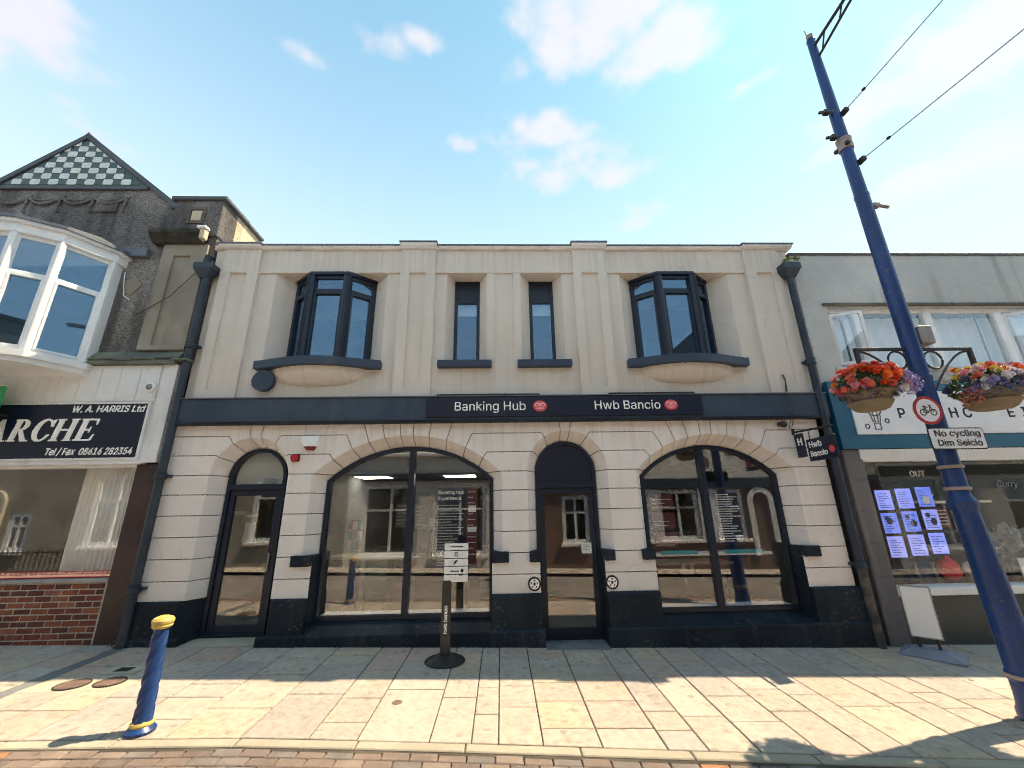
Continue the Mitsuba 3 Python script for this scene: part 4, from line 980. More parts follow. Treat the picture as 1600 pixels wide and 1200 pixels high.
def wavy(x0, x1, z0, z1, y, amp, freq, n=90, flare=0.0):
    v, f = [], []
    for i in range(n + 1):
        for j in range(7):
            t = i / n; s = j / 6
            v.append([x0 + (x1 - x0) * t + flare * (t - .5) * (1 - s), y + amp * math.sin(freq * t * 2 * PI + .6 * math.sin(3 * t)) * (.6 + .4 * (1 - s)), z0 + (z1 - z0) * s])
    for i in range(n):
        for j in range(6):
            a = i * 7 + j; f += [[a, a + 7, a + 8], [a, a + 8, a + 1]]
    return trimesh.Trimesh(np.array(v), f, process=False)
part(k, 'drape', wavy(-6.42, -5.62, 1.0, 2.46, .30, .022, 11), 'curtain_cloth', smooth=True)
part(k, 'red_hem', wavy(-6.42, -5.62, .968, 1.0, .295, .022, 11), 'cloth_red', smooth=True)
part(k, 'rail', tube([(-9, .30, 2.47), (-5.5, .30, 2.47)], .012, 8), 'galv')
k = thing('display_cloth', 'dull red cloth laid along the left shop window ledge', 'cloth'); part(k, 'sheet', box(-9, -5.5, .10, .7, .93, .965, .005), 'cloth_red')

# ------------------------------------------------------------------ right building
rb = thing('corner_store', 'grey rendered building with teal shop fascia and strip window', 'building')
ro = box(5.29, 14, .0, .3, 3.60, 6.10)
rw = part(rb, 'wall', tri(man(ro) - man(box(5.72, 13.2, -.1, .5, 3.93, 5.06))), 'concrete_wall')
part(rw, 'parapet_cap', box(5.26, 14, -.03, .34, 6.10, 6.14, .006), 'slate')
part(rw, 'lintel', box(5.66, 13.2, -.035, .02, 5.062, 5.12, .006), 'old_stone')
part(rw, 'cill', box(5.60, 13.2, -.03, .1, 3.86, 3.93, .008), 'concrete_wall')
sw_ = part(rb, 'strip_window', box(5.72, 13.2, .10, .16, 3.93, 3.98), 'upvc', label='long white framed window strip')
part(sw_, 'head', box(5.72, 13.2, .09, .17, 4.985, 5.06, .006), 'upvc')
xs = [5.72, 6.30, 7.585, 8.885, 10.2, 11.5, 12.8]
for i, (a, b) in enumerate(zip(xs[:-1], xs[1:])):
    part(sw_, 'mullion', box(b - .075, b + .075, .075, .165, 3.98, 4.985, .006), 'upvc')
    part(sw_, 'pane', sheet(sbox(a + .05, 3.97, b - .05, 4.99), .13), 'glass_store')
    part(sw_, 'net_curtain', wavy(a + .02, b - .02, 3.95, 5.03, .42, .035, 5 if b - a > 1 else 3, 50), 'voile', smooth=True)
# tilted open casements
for xa, xb in [(5.80, 6.24), (8.96, 9.4)]:
    M, L = frame_between((xa, .09), (xb, -.10))
    fr_ = prism(sbox(0, 4.0, L, 4.95).difference(sbox(.05, 4.05, L - .05, 4.90)), .0, .04); fr_.apply_transform(M); part(sw_, 'open_casement', fr_, 'upvc')
    g_ = sheet(sbox(.045, 4.045, L - .045, 4.905), .02); g_.apply_transform(M); part(sw_, 'pane', g_, 'glass_store')
tf = part(rb, 'fascia', box(5.30, 14, -.10, .1, 2.56, 3.66, .004), 'teal', label='teal shop fascia')
part(rb, 'blind_box', yz_prism([(-.06, 2.37), (-.09, 2.55), (.0, 2.558), (.1, 2.558), (.1, 2.37)], 5.56, 14), 'white_board')
k = thing('store_sign', 'white shop sign with balloon drawing on the teal fascia', 'sign')
part(k, 'panel', box(5.585, 13.5, -.122, -.098, 2.78, 3.47, .003), 'sign_board_white')
lx = [('P', 6.375), ('H', 7.225), ('C', 7.45), ('E', 8.17), ('I', 8.40)]
for c, x in lx: part(k, 'letter', text(c, .155, x, -.122, 3.035, .005, True, 0, True), 'black_letter')
bl = [tube([(5.93 + a * .09, -.126, 3.13), (5.93 + a * .055, -.126, 2.97)], .006, 6) for a in (-1, -.4, .4, 1)]; BXo = .05
bk = sbox(5.875, 2.85, 5.985, 2.96).difference(sbox(5.887, 2.862, 5.973, 2.948)); ball = ell(5.93, 3.24, .15, .17).difference(ell(5.93, 3.24, .138, .158))
part(k, 'balloon_drawing', cat(bl + [prism(bk, -.127, -.122), prism(ball, -.127, -.122)]), 'black_letter')
part(k, 'ring_mark', cat([prism(ell(x, z, .04, .04).difference(ell(x, z, .024, .024)), -.127, -.122) for x, z in [(5.76, 2.905), (6.10, 2.99)]]), 'black_letter')
gp = part(rb, 'pier', box(5.30, 5.60, -.06, .3, -.35, 2.555, .006), 'grey_pier')
for zz in (.3, .75, 1.2, 1.65, 2.1): part(gp, 'tile', box(5.312, 5.588, -.066, -.06, zz, zz + .43, .002), 'grey_pier')
st = part(rb, 'shopfront', box(5.60, 14, .04, .3, -.35, .47, .004), 'dark_stall')
part(st, 'cill', box(5.60, 14, -.01, .32, .475, .575, .006), 'white_board')
part(st, 'pane', sheet(sbox(5.6, .57, 14, 2.38), .10), 'glass_front')
part(st, 'frame', cat(box(5.60, 5.65, .06, .14, .575, 2.37), box(9.0, 9.07, .06, .14, .575, 2.37)), 'black_plastic')
part(rb, 'shell', cat(box(13.8, 14, .3, 9, -.4, 6.0), box(5.30, 13.8, 8.8, 9, -.4, 6.0), box(5.3, 13.8, .3, 8.8, 5.8, 6.05), box(5.28, 5.44, .36, 8.8, -.4, 5.8), box(5.44, 13.8, .3, 8.8, 2.6, 3.6), box(5.44, 13.8, 2.6, 2.7, -.3, 5.8)), 'room_dark')
part(rb, 'shop_floor', box(5.44, 13.8, .3, 2.6, -.35, .30), 'room_floor')
# lit cards in the window
LC = ['upper', 'middle', 'lower']; PC = ['left', 'centre', 'right']
cr = random.Random(2)
for r in range(3):
    for c in range(3):
        x0 = 5.93 + c * .335; z1 = 1.945 - r * .345 + .02 * c
        k = thing('window_card', f'backlit blue white card in the store window, {LC[r]} row, {PC[c]} of three', 'card', 'backlit cards in the store window')
        part(k, 'holder', box(x0 - .012, x0 + .262, .262, .272, z1 - .312, z1 + .012), 'black_plastic')
        part(k, 'face', box(x0, x0 + .25, .254, .2615, z1 - .30, z1), ['card_blue', 'card_deep'][r == 1], emitter=lamp([(.036, .046, .15), (.016, .028, .125), (.044, .05, .135)][(r + (c == 2)) % 3]))
        bars = [box(x0 + .03, x0 + .03 + cr.uniform(.08, .19), .2525, .254, z, z + .009) for z in np.linspace(z1 - .27, z1 - .06, 7)]
        part(k, 'print', cat(bars), 'bag_blue')
        if r == 1: part(k, 'picture', prism(Point(x0 + cr.uniform(.1, .17), z1 - cr.uniform(.12, .2)).buffer(.05).union(Point(x0 + .08, z1 - .08).buffer(.035)), .251, .2535), 'bag_blue')
        if r == 0 and c == 2: part(k, 'picture', prism(Point(x0 + .13, z1 - .2).buffer(.06), .251, .2535), 'paper')
def blob(c, r, seed, amp=.25, sub=3, f=2.5):
    m = trimesh.creation.icosphere(sub); v = m.vertices
    m.vertices = np.asarray(c) + v * (1 + amp * (meshkit.fbm(v * f + 5, 3, seed)[:, None] - .5) * 2) * np.asarray(r); return m
k = thing('rucksack', 'dark blue bag with pale straps on the store window floor', 'bag')
part(k, 'body', blob((6.55, .62, .66), (.36, .2, .26), 4, .2), 'bag_blue', smooth=True)
for a in (-.12, .16): part(k, 'strap', tube([(6.55 + a, .45, .86), (6.52 + a, .40, .70), (6.57 + a, .42, .52)], .025, 8), 'object_grey')
k = thing('dark_bundle', 'dark rounded bundle beside the blue bag', 'bundle'); part(k, 'body', blob((6.08, .6, .62), (.26, .2, .26), 9, .2), 'black_plastic', smooth=True); part(k, 'tie', tube([(5.92, .45, .72), (6.08, .38, .76), (6.24, .45, .74)], .02, 8), 'bag_blue')
k = thing('ornament', 'pale ceramic animal ornament on the store shelf', 'ornament')
part(k, 'body', blob((7.20, .7, 1.86), (.10, .08, .08), 3, .2, 2), 'ceramic', smooth=True); part(k, 'head', blob((7.10, .68, 1.96), (.05, .05, .055), 5, .2, 2), 'ceramic', smooth=True)
k = thing('shelf', 'pale shelf behind the lit cards', 'shelf'); part(k, 'board', box(6.95, 8.2, .6, 1.0, 1.73, 1.77), 'ceramic'); part(k, 'upright', box(7.9, 7.94, .95, 1.0, .3, 2.3), 'object_grey')
k = thing('plastic_sheeting', 'crumpled grey plastic sheeting behind the lamp post', 'sheeting'); part(k, 'heap', blob((8.15, .5, 1.0), (.32, .2, .34), 12, .5, 4, 4), 'object_grey', smooth=15); part(k, 'fold', blob((8.3, .45, .8), (.25, .15, .2), 17, .5, 3, 5), 'object_grey')
k = thing('sale_card', 'white card with red print in the store window corner', 'card'); part(k, 'sheet', box(7.82, 8.6, .2, .21, .60, .92), 'paper'); part(k, 'print', text('MARKET', .08, 7.9, .2, .72, .004, True), 'red_paint')
k = thing('ceiling_strip', 'long white strip light inside the store', 'strip light'); part(k, 'tube', box(5.75, 6.35, 1.0, 1.06, 2.16, 2.2), 'white_paint', emitter=lamp((1.3, 1.25, 1.1))); part(k, 'batten', box(5.7, 6.4, .99, 1.07, 2.2, 2.24), 'white_paint')
k = thing('neon_script', 'small pale sign letters hanging inside the store window', 'sign'); part(k, 'lettering', text('OUT', .09, 6.72, .4, 2.16, .01, True), 'paper'); part(k, 'rail', box(6.1, 7.2, .41, .43, 2.13, 2.15), 'iron')
k = thing('script_lettering', 'thin grey handwriting on the store window', 'lettering'); part(k, 'lettering', text('Curry', .10, 7.75, .09, 1.96, .003, False, .3), 'object_grey')
k = thing('cabinet', 'grey cabinet standing behind the bag in the store', 'cabinet'); part(k, 'body', box(7.0, 7.75, .8, 1.2, .3, 1.3, .01), 'grey_pier'); part(k, 'door', box(7.05, 7.36, .785, .8, .35, 1.25, .004), 'room_dark'); part(k, 'door', box(7.39, 7.70, .785, .8, .35, 1.25, .004), 'room_dark')

for (x_, z_, r_, mm, lab) in [(6.95, .75, .16, 'cloth_red', 'red bundle on the store window floor'), (7.35, .72, .15, 'ceramic', 'cream bundle on the store window floor'), (7.55, .70, .13, 'teal_top', 'teal bundle on the store window floor')]:
    k = thing('goods_bundle', lab, 'bundle'); part(k, 'body', blob((x_, .45, z_), (r_, .12, r_), int(x_ * 10), .3), mm, smooth=True); part(k, 'knot', blob((x_, .42, z_ + r_), (.04, .04, .04), 3, .3, 2), mm, smooth=True)
for (x_, w_, z0, z1, mm, lab) in [(7.02, .26, 1.35, 1.66, 'maroon_poster', 'dark red picture card right of the lit cards'), (7.34, .22, 1.3, 1.62, 'object_grey', 'grey picture card right of the red one')]:
    k = thing('picture_card', lab, 'card'); part(k, 'sheet', box(x_, x_ + w_, .5, .51, z0, z1), mm); part(k, 'print', cat([box(x_ + .03, x_ + w_ - .04, .496, .5, z, z + .012) for z in np.linspace(z0 + .05, z1 - .05, 5)]), 'paper')
# swing board on the pavement
k = thing('pavement_sign', 'blank white swing board with grey weighted base outside the store', 'sign')
M, L = frame_between((5.40, -.30), (5.605, -.53))
def loc(m): m.apply_transform(M); return m
part(k, 'face', loc(box(.010, L - .010, -.006, .0, .078, .668)), 'board_white')
part(k, 'back', loc(box(.010, L - .010, .05, .056, .078, .668)), 'board_white')
part(k, 'frame', loc(prism(sbox(0, .065, L, .68).difference(sbox(.012, .078, L - .012, .668)), -.010, .06)), 'galv')
for z_ in np.linspace(.10, .62, 9): part(k, 'edge_clip', loc(box(L + .0005, L + .003, .0, .05, z_, z_ + .03)), 'black_plastic')
zb = float(gz(5.6, -.4))
base = tri(m3.Manifold.hull_points(np.array([[u, v, z] for u, v in [(-.15, -.22), (L + .16, -.22), (-.15, .26), (L + .16, .26)] for z in (zb, zb + .02)] + [[u, v, zb + .085] for u in (-.02, L) for v in (-.1, .12)], np.float32)))
part(k, 'base', loc(base), 'board_base')
for u in (.06, L - .06): part(k, 'spring', loc(tube([(u, .028, zb + .08), (u, .028, .07)], .018, 10)), 'black_plastic')

# ------------------------------------------------------------------ totem sign before the left arch window
k = thing('totem_sign', 'slim black floor sign with stacked white plates on a round base', 'sign')
tx, ty = -.70, -.58; tz = float(gz(tx, ty))
part(k, 'base', lathe([(0, 0), (.24, 0), (.245, .012), (.22, .03), (.10, .075), (.0, .085)], (tx, ty, tz), 48), 'black_plastic', smooth=30)
part(k, 'post', tri(m3.Manifold.hull_points(np.array([[tx + a * w + .0, ty + b * .02, z] for a in (-1, 1) for b in (-1, 1) for w, z in [(.062, tz + .07), (.052, .90)]], np.float32))), 'black_plastic')
mt = meshkit.text_mesh('hwb bancio', .042, .003, True); v = mt.vertices.copy(); mt.vertices = np.stack([-v[:, 1] + tx + .015, ty - .021 - v[:, 2], v[:, 0] + .30], 1); part(k, 'lettering', mt, 'white_letter')
part(k, 'head', box(-.745, -.432, ty - .012, ty + .012, .875, 1.345, .004), 'black_plastic')
for i in range(5):
    z0 = .88 + i * .094
    part(k, 'plate', box(-.741, -.436, ty - .018, ty - .012, z0, z0 + .084, .003), 'paper')
def icon(polys, nme='icon'): part(k, nme, cat([prism(p, ty - .0205, ty - .018) for p in polys]), 'black_letter')
icon([sbox(-.66, 1.292, -.50, 1.304)]); icon([ell(-.588, 1.206, .024, .026).difference(ell(-.588, 1.206, .014, .016)).difference(sbox(-.60, 1.20, -.56, 1.21))]); icon([Polygon([(-.62, 1.10), (-.60, 1.13), (-.56, 1.14), (-.585, 1.11), (-.61, 1.085)])]); icon([ell(-.51, 1.012, .02, .022), sbox(-.66, 1.0, -.55, 1.012)]); icon([sbox(-.55, .955, -.50, .968)])

# ------------------------------------------------------------------ bollard
k = thing('bollard', 'blue bollard with twisted shaft and gold cap at the kerb', 'bollard')
bx, by = -3.02, -2.13; bz = float(gz(bx, by))
n1, n2 = 72, 110; v, f = [], []
for j in range(n2 + 1):
    t = j / n2; z = bz + .07 + t * .70
    for i in range(n1):
        a = 2 * PI * i / n1; r = (.064 - .011 * t) * (1 + .13 * math.cos(4 * (a - t * 8.0)) - .05 * math.cos(8 * (a - t * 8.0))); v.append([bx + r * math.cos(a), by + r * math.sin(a), z])
for j in range(n2):
    for i in range(n1):
        a = j * n1 + i; b = j * n1 + (i + 1) % n1; f += [[a, b, b + n1], [a, b + n1, a + n1]]
part(k, 'shaft', trimesh.Trimesh(np.array(v), f, process=False), 'pole_blue', smooth=50)
part(k, 'base', lathe([(0, 0), (.105, 0), (.108, .02), (.085, .045), (.075, .055), (0, .055)], (bx, by, bz), 32), 'pole_blue', smooth=30)
part(k, 'ring', lathe([(.05, .045), (.080, .05), (.084, .062), (.078, .078), (.05, .08)], (bx, by, bz), 32), 'gold', smooth=30)
part(k, 'cap', lathe([(.04, .76), (.066, .77), (.078, .785), (.074, .80), (.082, .81), (.084, .83), (.070, .85), (.03, .866), (0, .868)], (bx, by, bz), 32), 'gold', smooth=30)

# ------------------------------------------------------------------ lamp post
px, py = 4.735, -2.05; pz = float(gz(px, py))
k = thing('lamp_post', 'tall blue tapered street post with scroll brackets at the kerb', 'lamp post')
post = k
def lean(m):
    m.vertices[:, 0] += .085 * np.clip(1.84 - m.vertices[:, 2], 0, 3) / 2.0; return m
part(k, 'base', lean(lathe([(0, pz), (.15, pz), (.15, pz + .08), (.135, pz + .11), (.128, pz + .2), (.126, .16), (.138, .18), (.138, .23), (.126, .25), (.118, .9), (.10, 1.62), (.10, 1.66), (.118, 1.70), (.120, 1.75), (.106, 1.77), (.092, 1.81), (.08, 1.84)], (px, py, 0), 40)), 'pole_blue', smooth=30)
part(k, 'base_ring', lean(lathe([(.126, .185), (.142, .19), (.142, .222), (.126, .226)], (px, py, 0), 40)), 'band_tan', smooth=30)
part(k, 'shaft', lathe([(.0, 1.83), (.088, 1.83), (.086, 2.5), (.084, 3.05), (.094, 3.06), (.094, 3.10), (.083, 3.11), (.082, 4.5), (.078, 5.55), (.082, 5.56), (.080, 5.6), (.074, 5.61), (.064, 7.2), (.052, 8.42), (.058, 8.43), (.05, 8.47), (.0, 8.47)], (px, py, 0), 32), 'pole_blue', smooth=30)
for z in (1.88, 2.10): part(k, 'clamp', lathe([(.08, z - .018), (.102, z - .016), (.107, z), (.102, z + .016), (.08, z + .018)], (px, py, 0), 32), 'band_tan', smooth=30)
b_ = part(k, 'band', lathe([(.06, 6.34), (.085, 6.345), (.088, 6.40), (.085, 6.46), (.09, 6.52), (.06, 6.53)], (px, py, 0), 24), 'band_tan', smooth=30)
for a in (.3, 2.4, 4.2): part(b_, 'bolt', box(px + .1 * math.cos(a) - .025, px + .1 * math.cos(a) + .025, py + .1 * math.sin(a) - .025, py + .1 * math.sin(a) + .025, 6.36, 6.41, .006), 'iron')
part(k, 'top_cap', cat(lathe([(.0, 8.47), (.04, 8.47), (.044, 8.55), (.02, 8.58), (0, 8.6)], (px, py, 0), 20), tube([(px - .035, py, 8.5), (px - .05, py, 8.66)], .008, 6)), 'band_tan')
# lantern arm reaching over the street
arm = part(k, 'lantern_arm', cat(tube([(px, py, 8.30), (px + .02, py - 1.9, 8.42)], .022, 8), tube([(px, py, 8.05), (px + .01, py - .6, 8.20), (px + .02, py - 1.8, 8.40)], .018, 8)), 'iron')
for t in (.12, .3, .5, .75): part(arm, 'strut', tube([(px + .01, py - 1.8 * t, 8.30 + .11 * t), (px + .01, py - 1.8 * t + .1, 8.06 + .3 * t)], .012, 6), 'iron')
part(arm, 'lantern', tri(m3.Manifold.hull_points(np.array([[px + a * w, py - 2.0 + b * .3, z] for a in (-1, 1) for b in (-1, 1) for w, z in [(.12, 8.40), (.05, 8.50)]], np.float32))), 'galv')
# basket bracket
brk = part(k, 'basket_bracket', cat(box(4.06, 5.42, py - .012, py + .012, 3.415, 3.45, .003), box(4.05, 4.09, py - .02, py + .02, 3.18, 3.45, .004), box(5.39, 5.43, py - .02, py + .02, 3.18, 3.45, .004)), 'iron')
def ringtube(cx, cz, r, a0=0, a1=2 * PI, rad_=.011, n=28): return tube([(cx + r * math.cos(a), py, cz + r * math.sin(a)) for a in np.linspace(a0, a1, n)], rad_, 8)
for s in (-1, 1):
    part(brk, 'scroll', ringtube(px + s * .21, 3.30, .105), 'iron'); 
    part(brk, 'scroll', tube([(px + s * (.12 + .55 * t), py, 2.95 + .46 * math.sin(t * PI / 2)) for t in np.linspace(0, 1, 16)], .012, 8), 'iron')
    part(brk, 'hook', tube([(px + s * .665, py, 3.19), (px + s * .665, py, 3.02)], .01, 8), 'iron')
for (x_, z_, s_) in [(4.66, 7.0, -1), (4.80, 5.42, 1), (4.655, 6.55, -1)]:
    part(k, 'fitting', cat(box(x_ + s_ * .02, x_ + s_ * .10, py - .05, py + .02, z_ - .035, z_ + .035, .01), tube([(x_ + s_ * .1, py - .03, z_ - .01), (x_ + s_ * .19, py - .05, z_ - .05)], .022, 8)), 'galv' if s_ > 0 else 'iron')
part(k, 'control_box', box(4.81, 4.97, py - .08, py + .08, 3.48, 3.70, .012), 'galv', label='grey control box strapped to the post')
# sign plates on the post
k = thing('no_cycling_sign', 'round white sign with red rim and black bicycle on the blue post', 'sign')
yS = -2.22; cx, cz = 4.50, 2.675
part(k, 'plate', prism(ell(cx, cz, .152, .152, 48), yS, yS + .006), 'galv'); part(k, 'face', prism(ell(cx, cz, .128, .128, 48), yS - .003, yS), 'sign_board_white')
part(k, 'rim', prism(ell(cx, cz, .150, .150, 48).difference(ell(cx, cz, .124, .124, 48)), yS - .0045, yS), 'red_paint')
bk = [ell(cx + s * .055, cz - .022, .036, .036).difference(ell(cx + s * .055, cz - .022, .027, .027)) for s in (-1, 1)]
def seg(a, b, w=.007): return LineString([a, b]).buffer(w / 2, cap_style=2)
bk += [seg((cx - .055, cz - .022), (cx - .03, cz + .03)), seg((cx - .03, cz + .03), (cx + .035, cz + .035)), seg((cx + .035, cz + .035), (cx - .002, cz - .025)), seg((cx - .002, cz - .025), (cx - .055, cz - .022)), seg((cx - .002, cz - .025), (cx - .03, cz + .03)), seg((cx + .055, cz - .022), (cx + .03, cz + .05)), seg((cx + .015, cz + .055), (cx + .05, cz + .05)), seg((cx - .05, cz + .042), (cx - .02, cz + .042), .01), seg((cx - .03, cz + .03), (cx - .035, cz + .045))]
part(k, 'bicycle_symbol', prism(unary_union(bk), yS - .006, yS - .0025), 'black_letter')
k = thing('plate_sign', 'white plate reading No cycling, Dim Seiclo, below the round sign', 'sign')
rrp = lambda x0, z0, x1, z1, r: sbox(x0 + r, z0 + r, x1 - r, z1 - r).buffer(r)
part(k, 'plate', prism(rrp(4.425, 2.262, 5.02, 2.488, .03), yS, yS + .006), 'black_letter'); part(k, 'face', prism(rrp(4.436, 2.273, 5.009, 2.477, .022), yS - .003, yS), 'sign_board_white')
part(k, 'lettering', text('No cycling', .062, 4.48, yS - .003, 2.398, .003, True, 0, sx=1.16), 'black_letter'); part(k, 'lettering', text('Dim Seiclo', .062, 4.49, yS - .003, 2.300, .003, True, 0, sx=1.12), 'black_letter')
part(k, 'clip', box(4.66, 4.78, yS + .006, py - .1, 2.34, 2.38), 'galv')

# overhead wires, carried across the street
def wire(a, b, sag, lab):
    a, b = np.array(a), np.array(b); P = [a + (b - a) * t + np.array([0, 0, -sag * 4 * t * (1 - t)]) for t in np.linspace(0, 1, 13)]
    w = thing('overhead_wire', lab, 'wire', 'wires from the post')
    part(w, 'strand', tube(P, .0075, 6), 'wire_grey'); 
    part(w, 'shackle', cat(box(a[0] - .03, a[0] + .03, a[1] - .06, a[1] + .05, a[2] - .04, a[2] + .03, .01)), 'iron')
    for t in (.05,): 
        c = a + (b - a) * t; part(w, 'insulator', blob(c, (.02, .03, .02), 1, .05, 1), 'iron')
bsdf('wire_grey', (.34, .43, .62), .4, .5)
wire((4.80, -2.12, 6.95), (5.62, -7.9, 7.78), .03, 'taut grey wire leaving the post higher up')
wire((4.81, -2.12, 6.10), (7.29, -7.9, 7.34), .03, 'taut grey wire leaving the post lower down, below the tan band')

# ------------------------------------------------------------------ hanging baskets
def petals(r, n, seed):
    g = np.random.default_rng(seed); out = []
    for i in range(n):
        a = 2 * PI * i / n + g.uniform(-.2, .2); tl = g.uniform(.5, 1.1)
        d = np.array([math.cos(a) * math.cos(tl), math.sin(a) * math.cos(tl), math.sin(tl)]); s = np.cross(d, [0, 0, 1.]); s /= np.linalg.norm(s) + 1e-9; u = np.cross(s, d)
        L = r * g.uniform(.85, 1.15); w = L * .55
        v = np.array([[0, 0, 0], d * L * .55 + s * w, d * L + u * .1 * L + s * w * .5, d * L + u * .1 * L - s * w * .5, d * L * .55 - s * w])
        out.append(trimesh.Trimesh(v, [[0, 1, 2], [0, 2, 3], [0, 3, 4]], process=False))
    m = trimesh.util.concatenate(out); core = trimesh.creation.icosphere(1, r * .42); return trimesh.util.concatenate([m, core])
BLOOM = [petals(.044, 11, s) for s in range(3)]
def rand_rot(g):
    q = g.normal(size=4); q /= np.linalg.norm(q); return trimesh.transformations.quaternion_matrix(q)
def align(nrm, g):
    M = trimesh.geometry.align_vectors([0, 0, 1], nrm); R = trimesh.transformations.rotation_matrix(g.uniform(0, 6.28), [0, 0, 1]); return M @ R
def leafy(c, rad3, n, size, g, lo=-.4):
    vs, fs = [], []
    for i in range(n):
        d = g.normal(size=3); d /= np.linalg.norm(d)
        if d[2] < lo: d[2] = -d[2]
        p = np.array(c) + d * np.array(rad3) * g.uniform(.55, 1.02) ** .6
        M = rand_rot(g)[:3, :3]; s = size * g.uniform(.6, 1.3)
        q = np.array([[-1, 0, 0], [0, -.5, .12], [1, 0, 0], [0, .5, .12]]) * s
        b = len(vs); vs += list(p + q @ M.T); fs += [[b, b + 1, b + 3], [b + 1, b + 2, b + 3]]
    return trimesh.Trimesh(np.array(vs), fs, process=False)
def basket(bx_, label, palette, seed, zones, q=1.0):
    k = thing('hanging_basket', label, 'flower basket', 'flower baskets on the lamp post')
    g = np.random.default_rng(seed); z = 2.72; y = py
    part(k, 'bowl', lathe([(0, z), (.13 * q, z), (.155 * q, z + .015), (.20 * q, z + .08), (.205 * q, z + .088), (.178 * q, z + .096), (.18 * q, z + .104), (.235 * q, z + .175), (.25 * q, z + .18), (.25 * q, z + .20), (0, z + .195)], (bx_, y, 0), 36), 'basket_clay', smooth=35)
    c = (bx_, y, z + .27)
    part(k, 'foliage', leafy(c, (.33 * q, .30, .20), 900, .030, g, -.75), 'leaf_dark', kind='stuff')
    for nme, zone, n, s in zones:
        zc = np.array(c) + np.array(zone[:3]); part(k, 'blossom', leafy(zc, zone[3:], n, s, g, -.8), 'bloom_' + nme, kind='stuff')
    for i in range(95):
        d = g.normal(size=3); d /= np.linalg.norm(d)
        if d[2] < -.45: d[2] *= -1
        if d[1] > .25: d[1] *= -1
        p = np.array(c) + d * np.array((.35 * q, .32, .215)) * g.uniform(.92, 1.06)
        col = palette(d, g)
        M = align(d + np.array([0, -.3, .1]), g); M[:3, :3] *= g.uniform(.8, 1.3); M[:3, 3] = p
        part(k, 'flower', mikit_ply_cached(i % 3, col), None, to_world=T(M))
    for a in (.5, 2.6, 4.7): part(k, 'chain', tube([(bx_ + .2 * math.cos(a), y + .2 * math.sin(a), z + .18), (px + (1 if bx_ > px else -1) * .665, y, 3.05)], .004, 5), 'iron')
_pc = {}
def mikit_ply_cached(i, col):
    if (i, col) not in _pc: _pc[(i, col)] = mikit.ply(BLOOM[i], 'bloom_' + col)
    return _pc[(i, col)]
def pal_l(d, g):
    if d[0] < .25: return g.choice(['red', 'orange', 'coral', 'red', 'coral', 'pink']) if d[2] > -.3 else g.choice(['red', 'lavender', 'purple'])
    return g.choice(['lavender', 'lavender', 'white', 'pink', 'coral'])
def pal_r(d, g):
    if d[2] < .25: return g.choice(['slateblue', 'lavender', 'slateblue', 'white' if d[0] < 0 else 'pink', 'coral' if d[0] < -.5 else 'lavender'])
    if d[0] > .3: return g.choice(['pink', 'white', 'pink', 'white', 'lavender'])
    return g.choice(['orange', 'yellow', 'coral', 'pink', 'white', 'pink', 'yellow', 'white'])
basket(4.07, 'clay bowl of mostly red and orange flowers left of the blue post', pal_l, 21, [('lavender', (.22, -.10, -.02, .24, .24, .15), 900, .016), ('white', (.10, -.05, .16, .24, .24, .07), 320, .015), ('purple', (-.24, -.12, -.10, .18, .18, .13), 200, .014), ('coral', (.12, -.14, .05, .2, .2, .12), 200, .016)])
basket(5.46, 'clay bowl of mixed yellow, pink and dark blue flowers right of the blue post', pal_r, 33, [('slateblue', (-.12, -.16, -.07, .28, .24, .12), 900, .016), ('purple', (.24, -.14, -.04, .2, .22, .13), 500, .016), ('pink', (.26, -.06, .12, .2, .22, .10), 420, .016), ('white', (.0, -.12, .08, .28, .24, .09), 260, .015), ('coral', (-.34, -.1, -.16, .08, .1, .12), 120, .015)], 1.15)

# gutter weed and weeds at wall foot
def weed(c, r3, n, size, lab, mat_='leaf_light', seed=1):
    k = thing('weed', lab, 'plant'); g = np.random.default_rng(seed)
    part(k, 'leaves', leafy(c, r3, n, size, g, -.2), mat_, kind='stuff')
    part(k, 'stem', cat([tube([(c[0], c[1], c[2] - r3[2]), tuple(np.array(c) + g.normal(size=3) * np.array(r3) * .5)], .004, 5) for _ in range(5)]), mat_)
weed((5.19, -.14, 5.88), (.17, .10, .085), 170, .022, 'green weed growing from the top of the right drainpipe')
weed((-5.0, -.13, .16), (.12, .05, .05), 60, .014, 'dry brown weed at the foot of the left drainpipe', 'timber', 2)

# ------------------------------------------------------------------ the far side of the street, met only as reflections in the glass
def terrace(x0, x1, h, m, label, wins, door, arch=False):
    k = thing('terrace_shop', label, 'building', None)
    Y0 = -7.05
    w = man(box(x0, x1, Y0 - .3, Y0, -.4, h))
    cut = m3.Manifold(); 
    for (a, b, c, d) in wins: cut = cut + man(box(a, b, Y0 - .5, Y0 + .2, c, d))
    part(k, 'wall', tri(w - cut), m)
    part(k, 'back', box(x0 + .01, x1 - .01, Y0 - 5, Y0 - 1.3, -.4, h - .1), 'room_dark')
    part(k, 'coping', box(x0 - .02, x1 + .02, Y0 - .34, Y0 + .06, h, h + .1, .01), 'slate')
    for (a, b, c, d) in wins:
        fr_ = sbox(a, c, b, d)
        bars = fr_.difference(fr_.buffer(-.12, join_style=2)).union(sbox((a + b) / 2 - .035, c, (a + b) / 2 + .035, d)).union(sbox(a, c + (d - c) * .62, b, c + (d - c) * .62 + .06))
        w_ = part(k, 'window', prism(bars, Y0 - .12, Y0 - .04), 'upvc')
        part(w_, 'pane', sheet(fr_, Y0 - .09), 'glass_shop')
        part(w_, 'cill', box(a - .08, b + .08, Y0 - .1, Y0 + .09, c - .09, c, .008), 'white_paint')
    return k, Y0
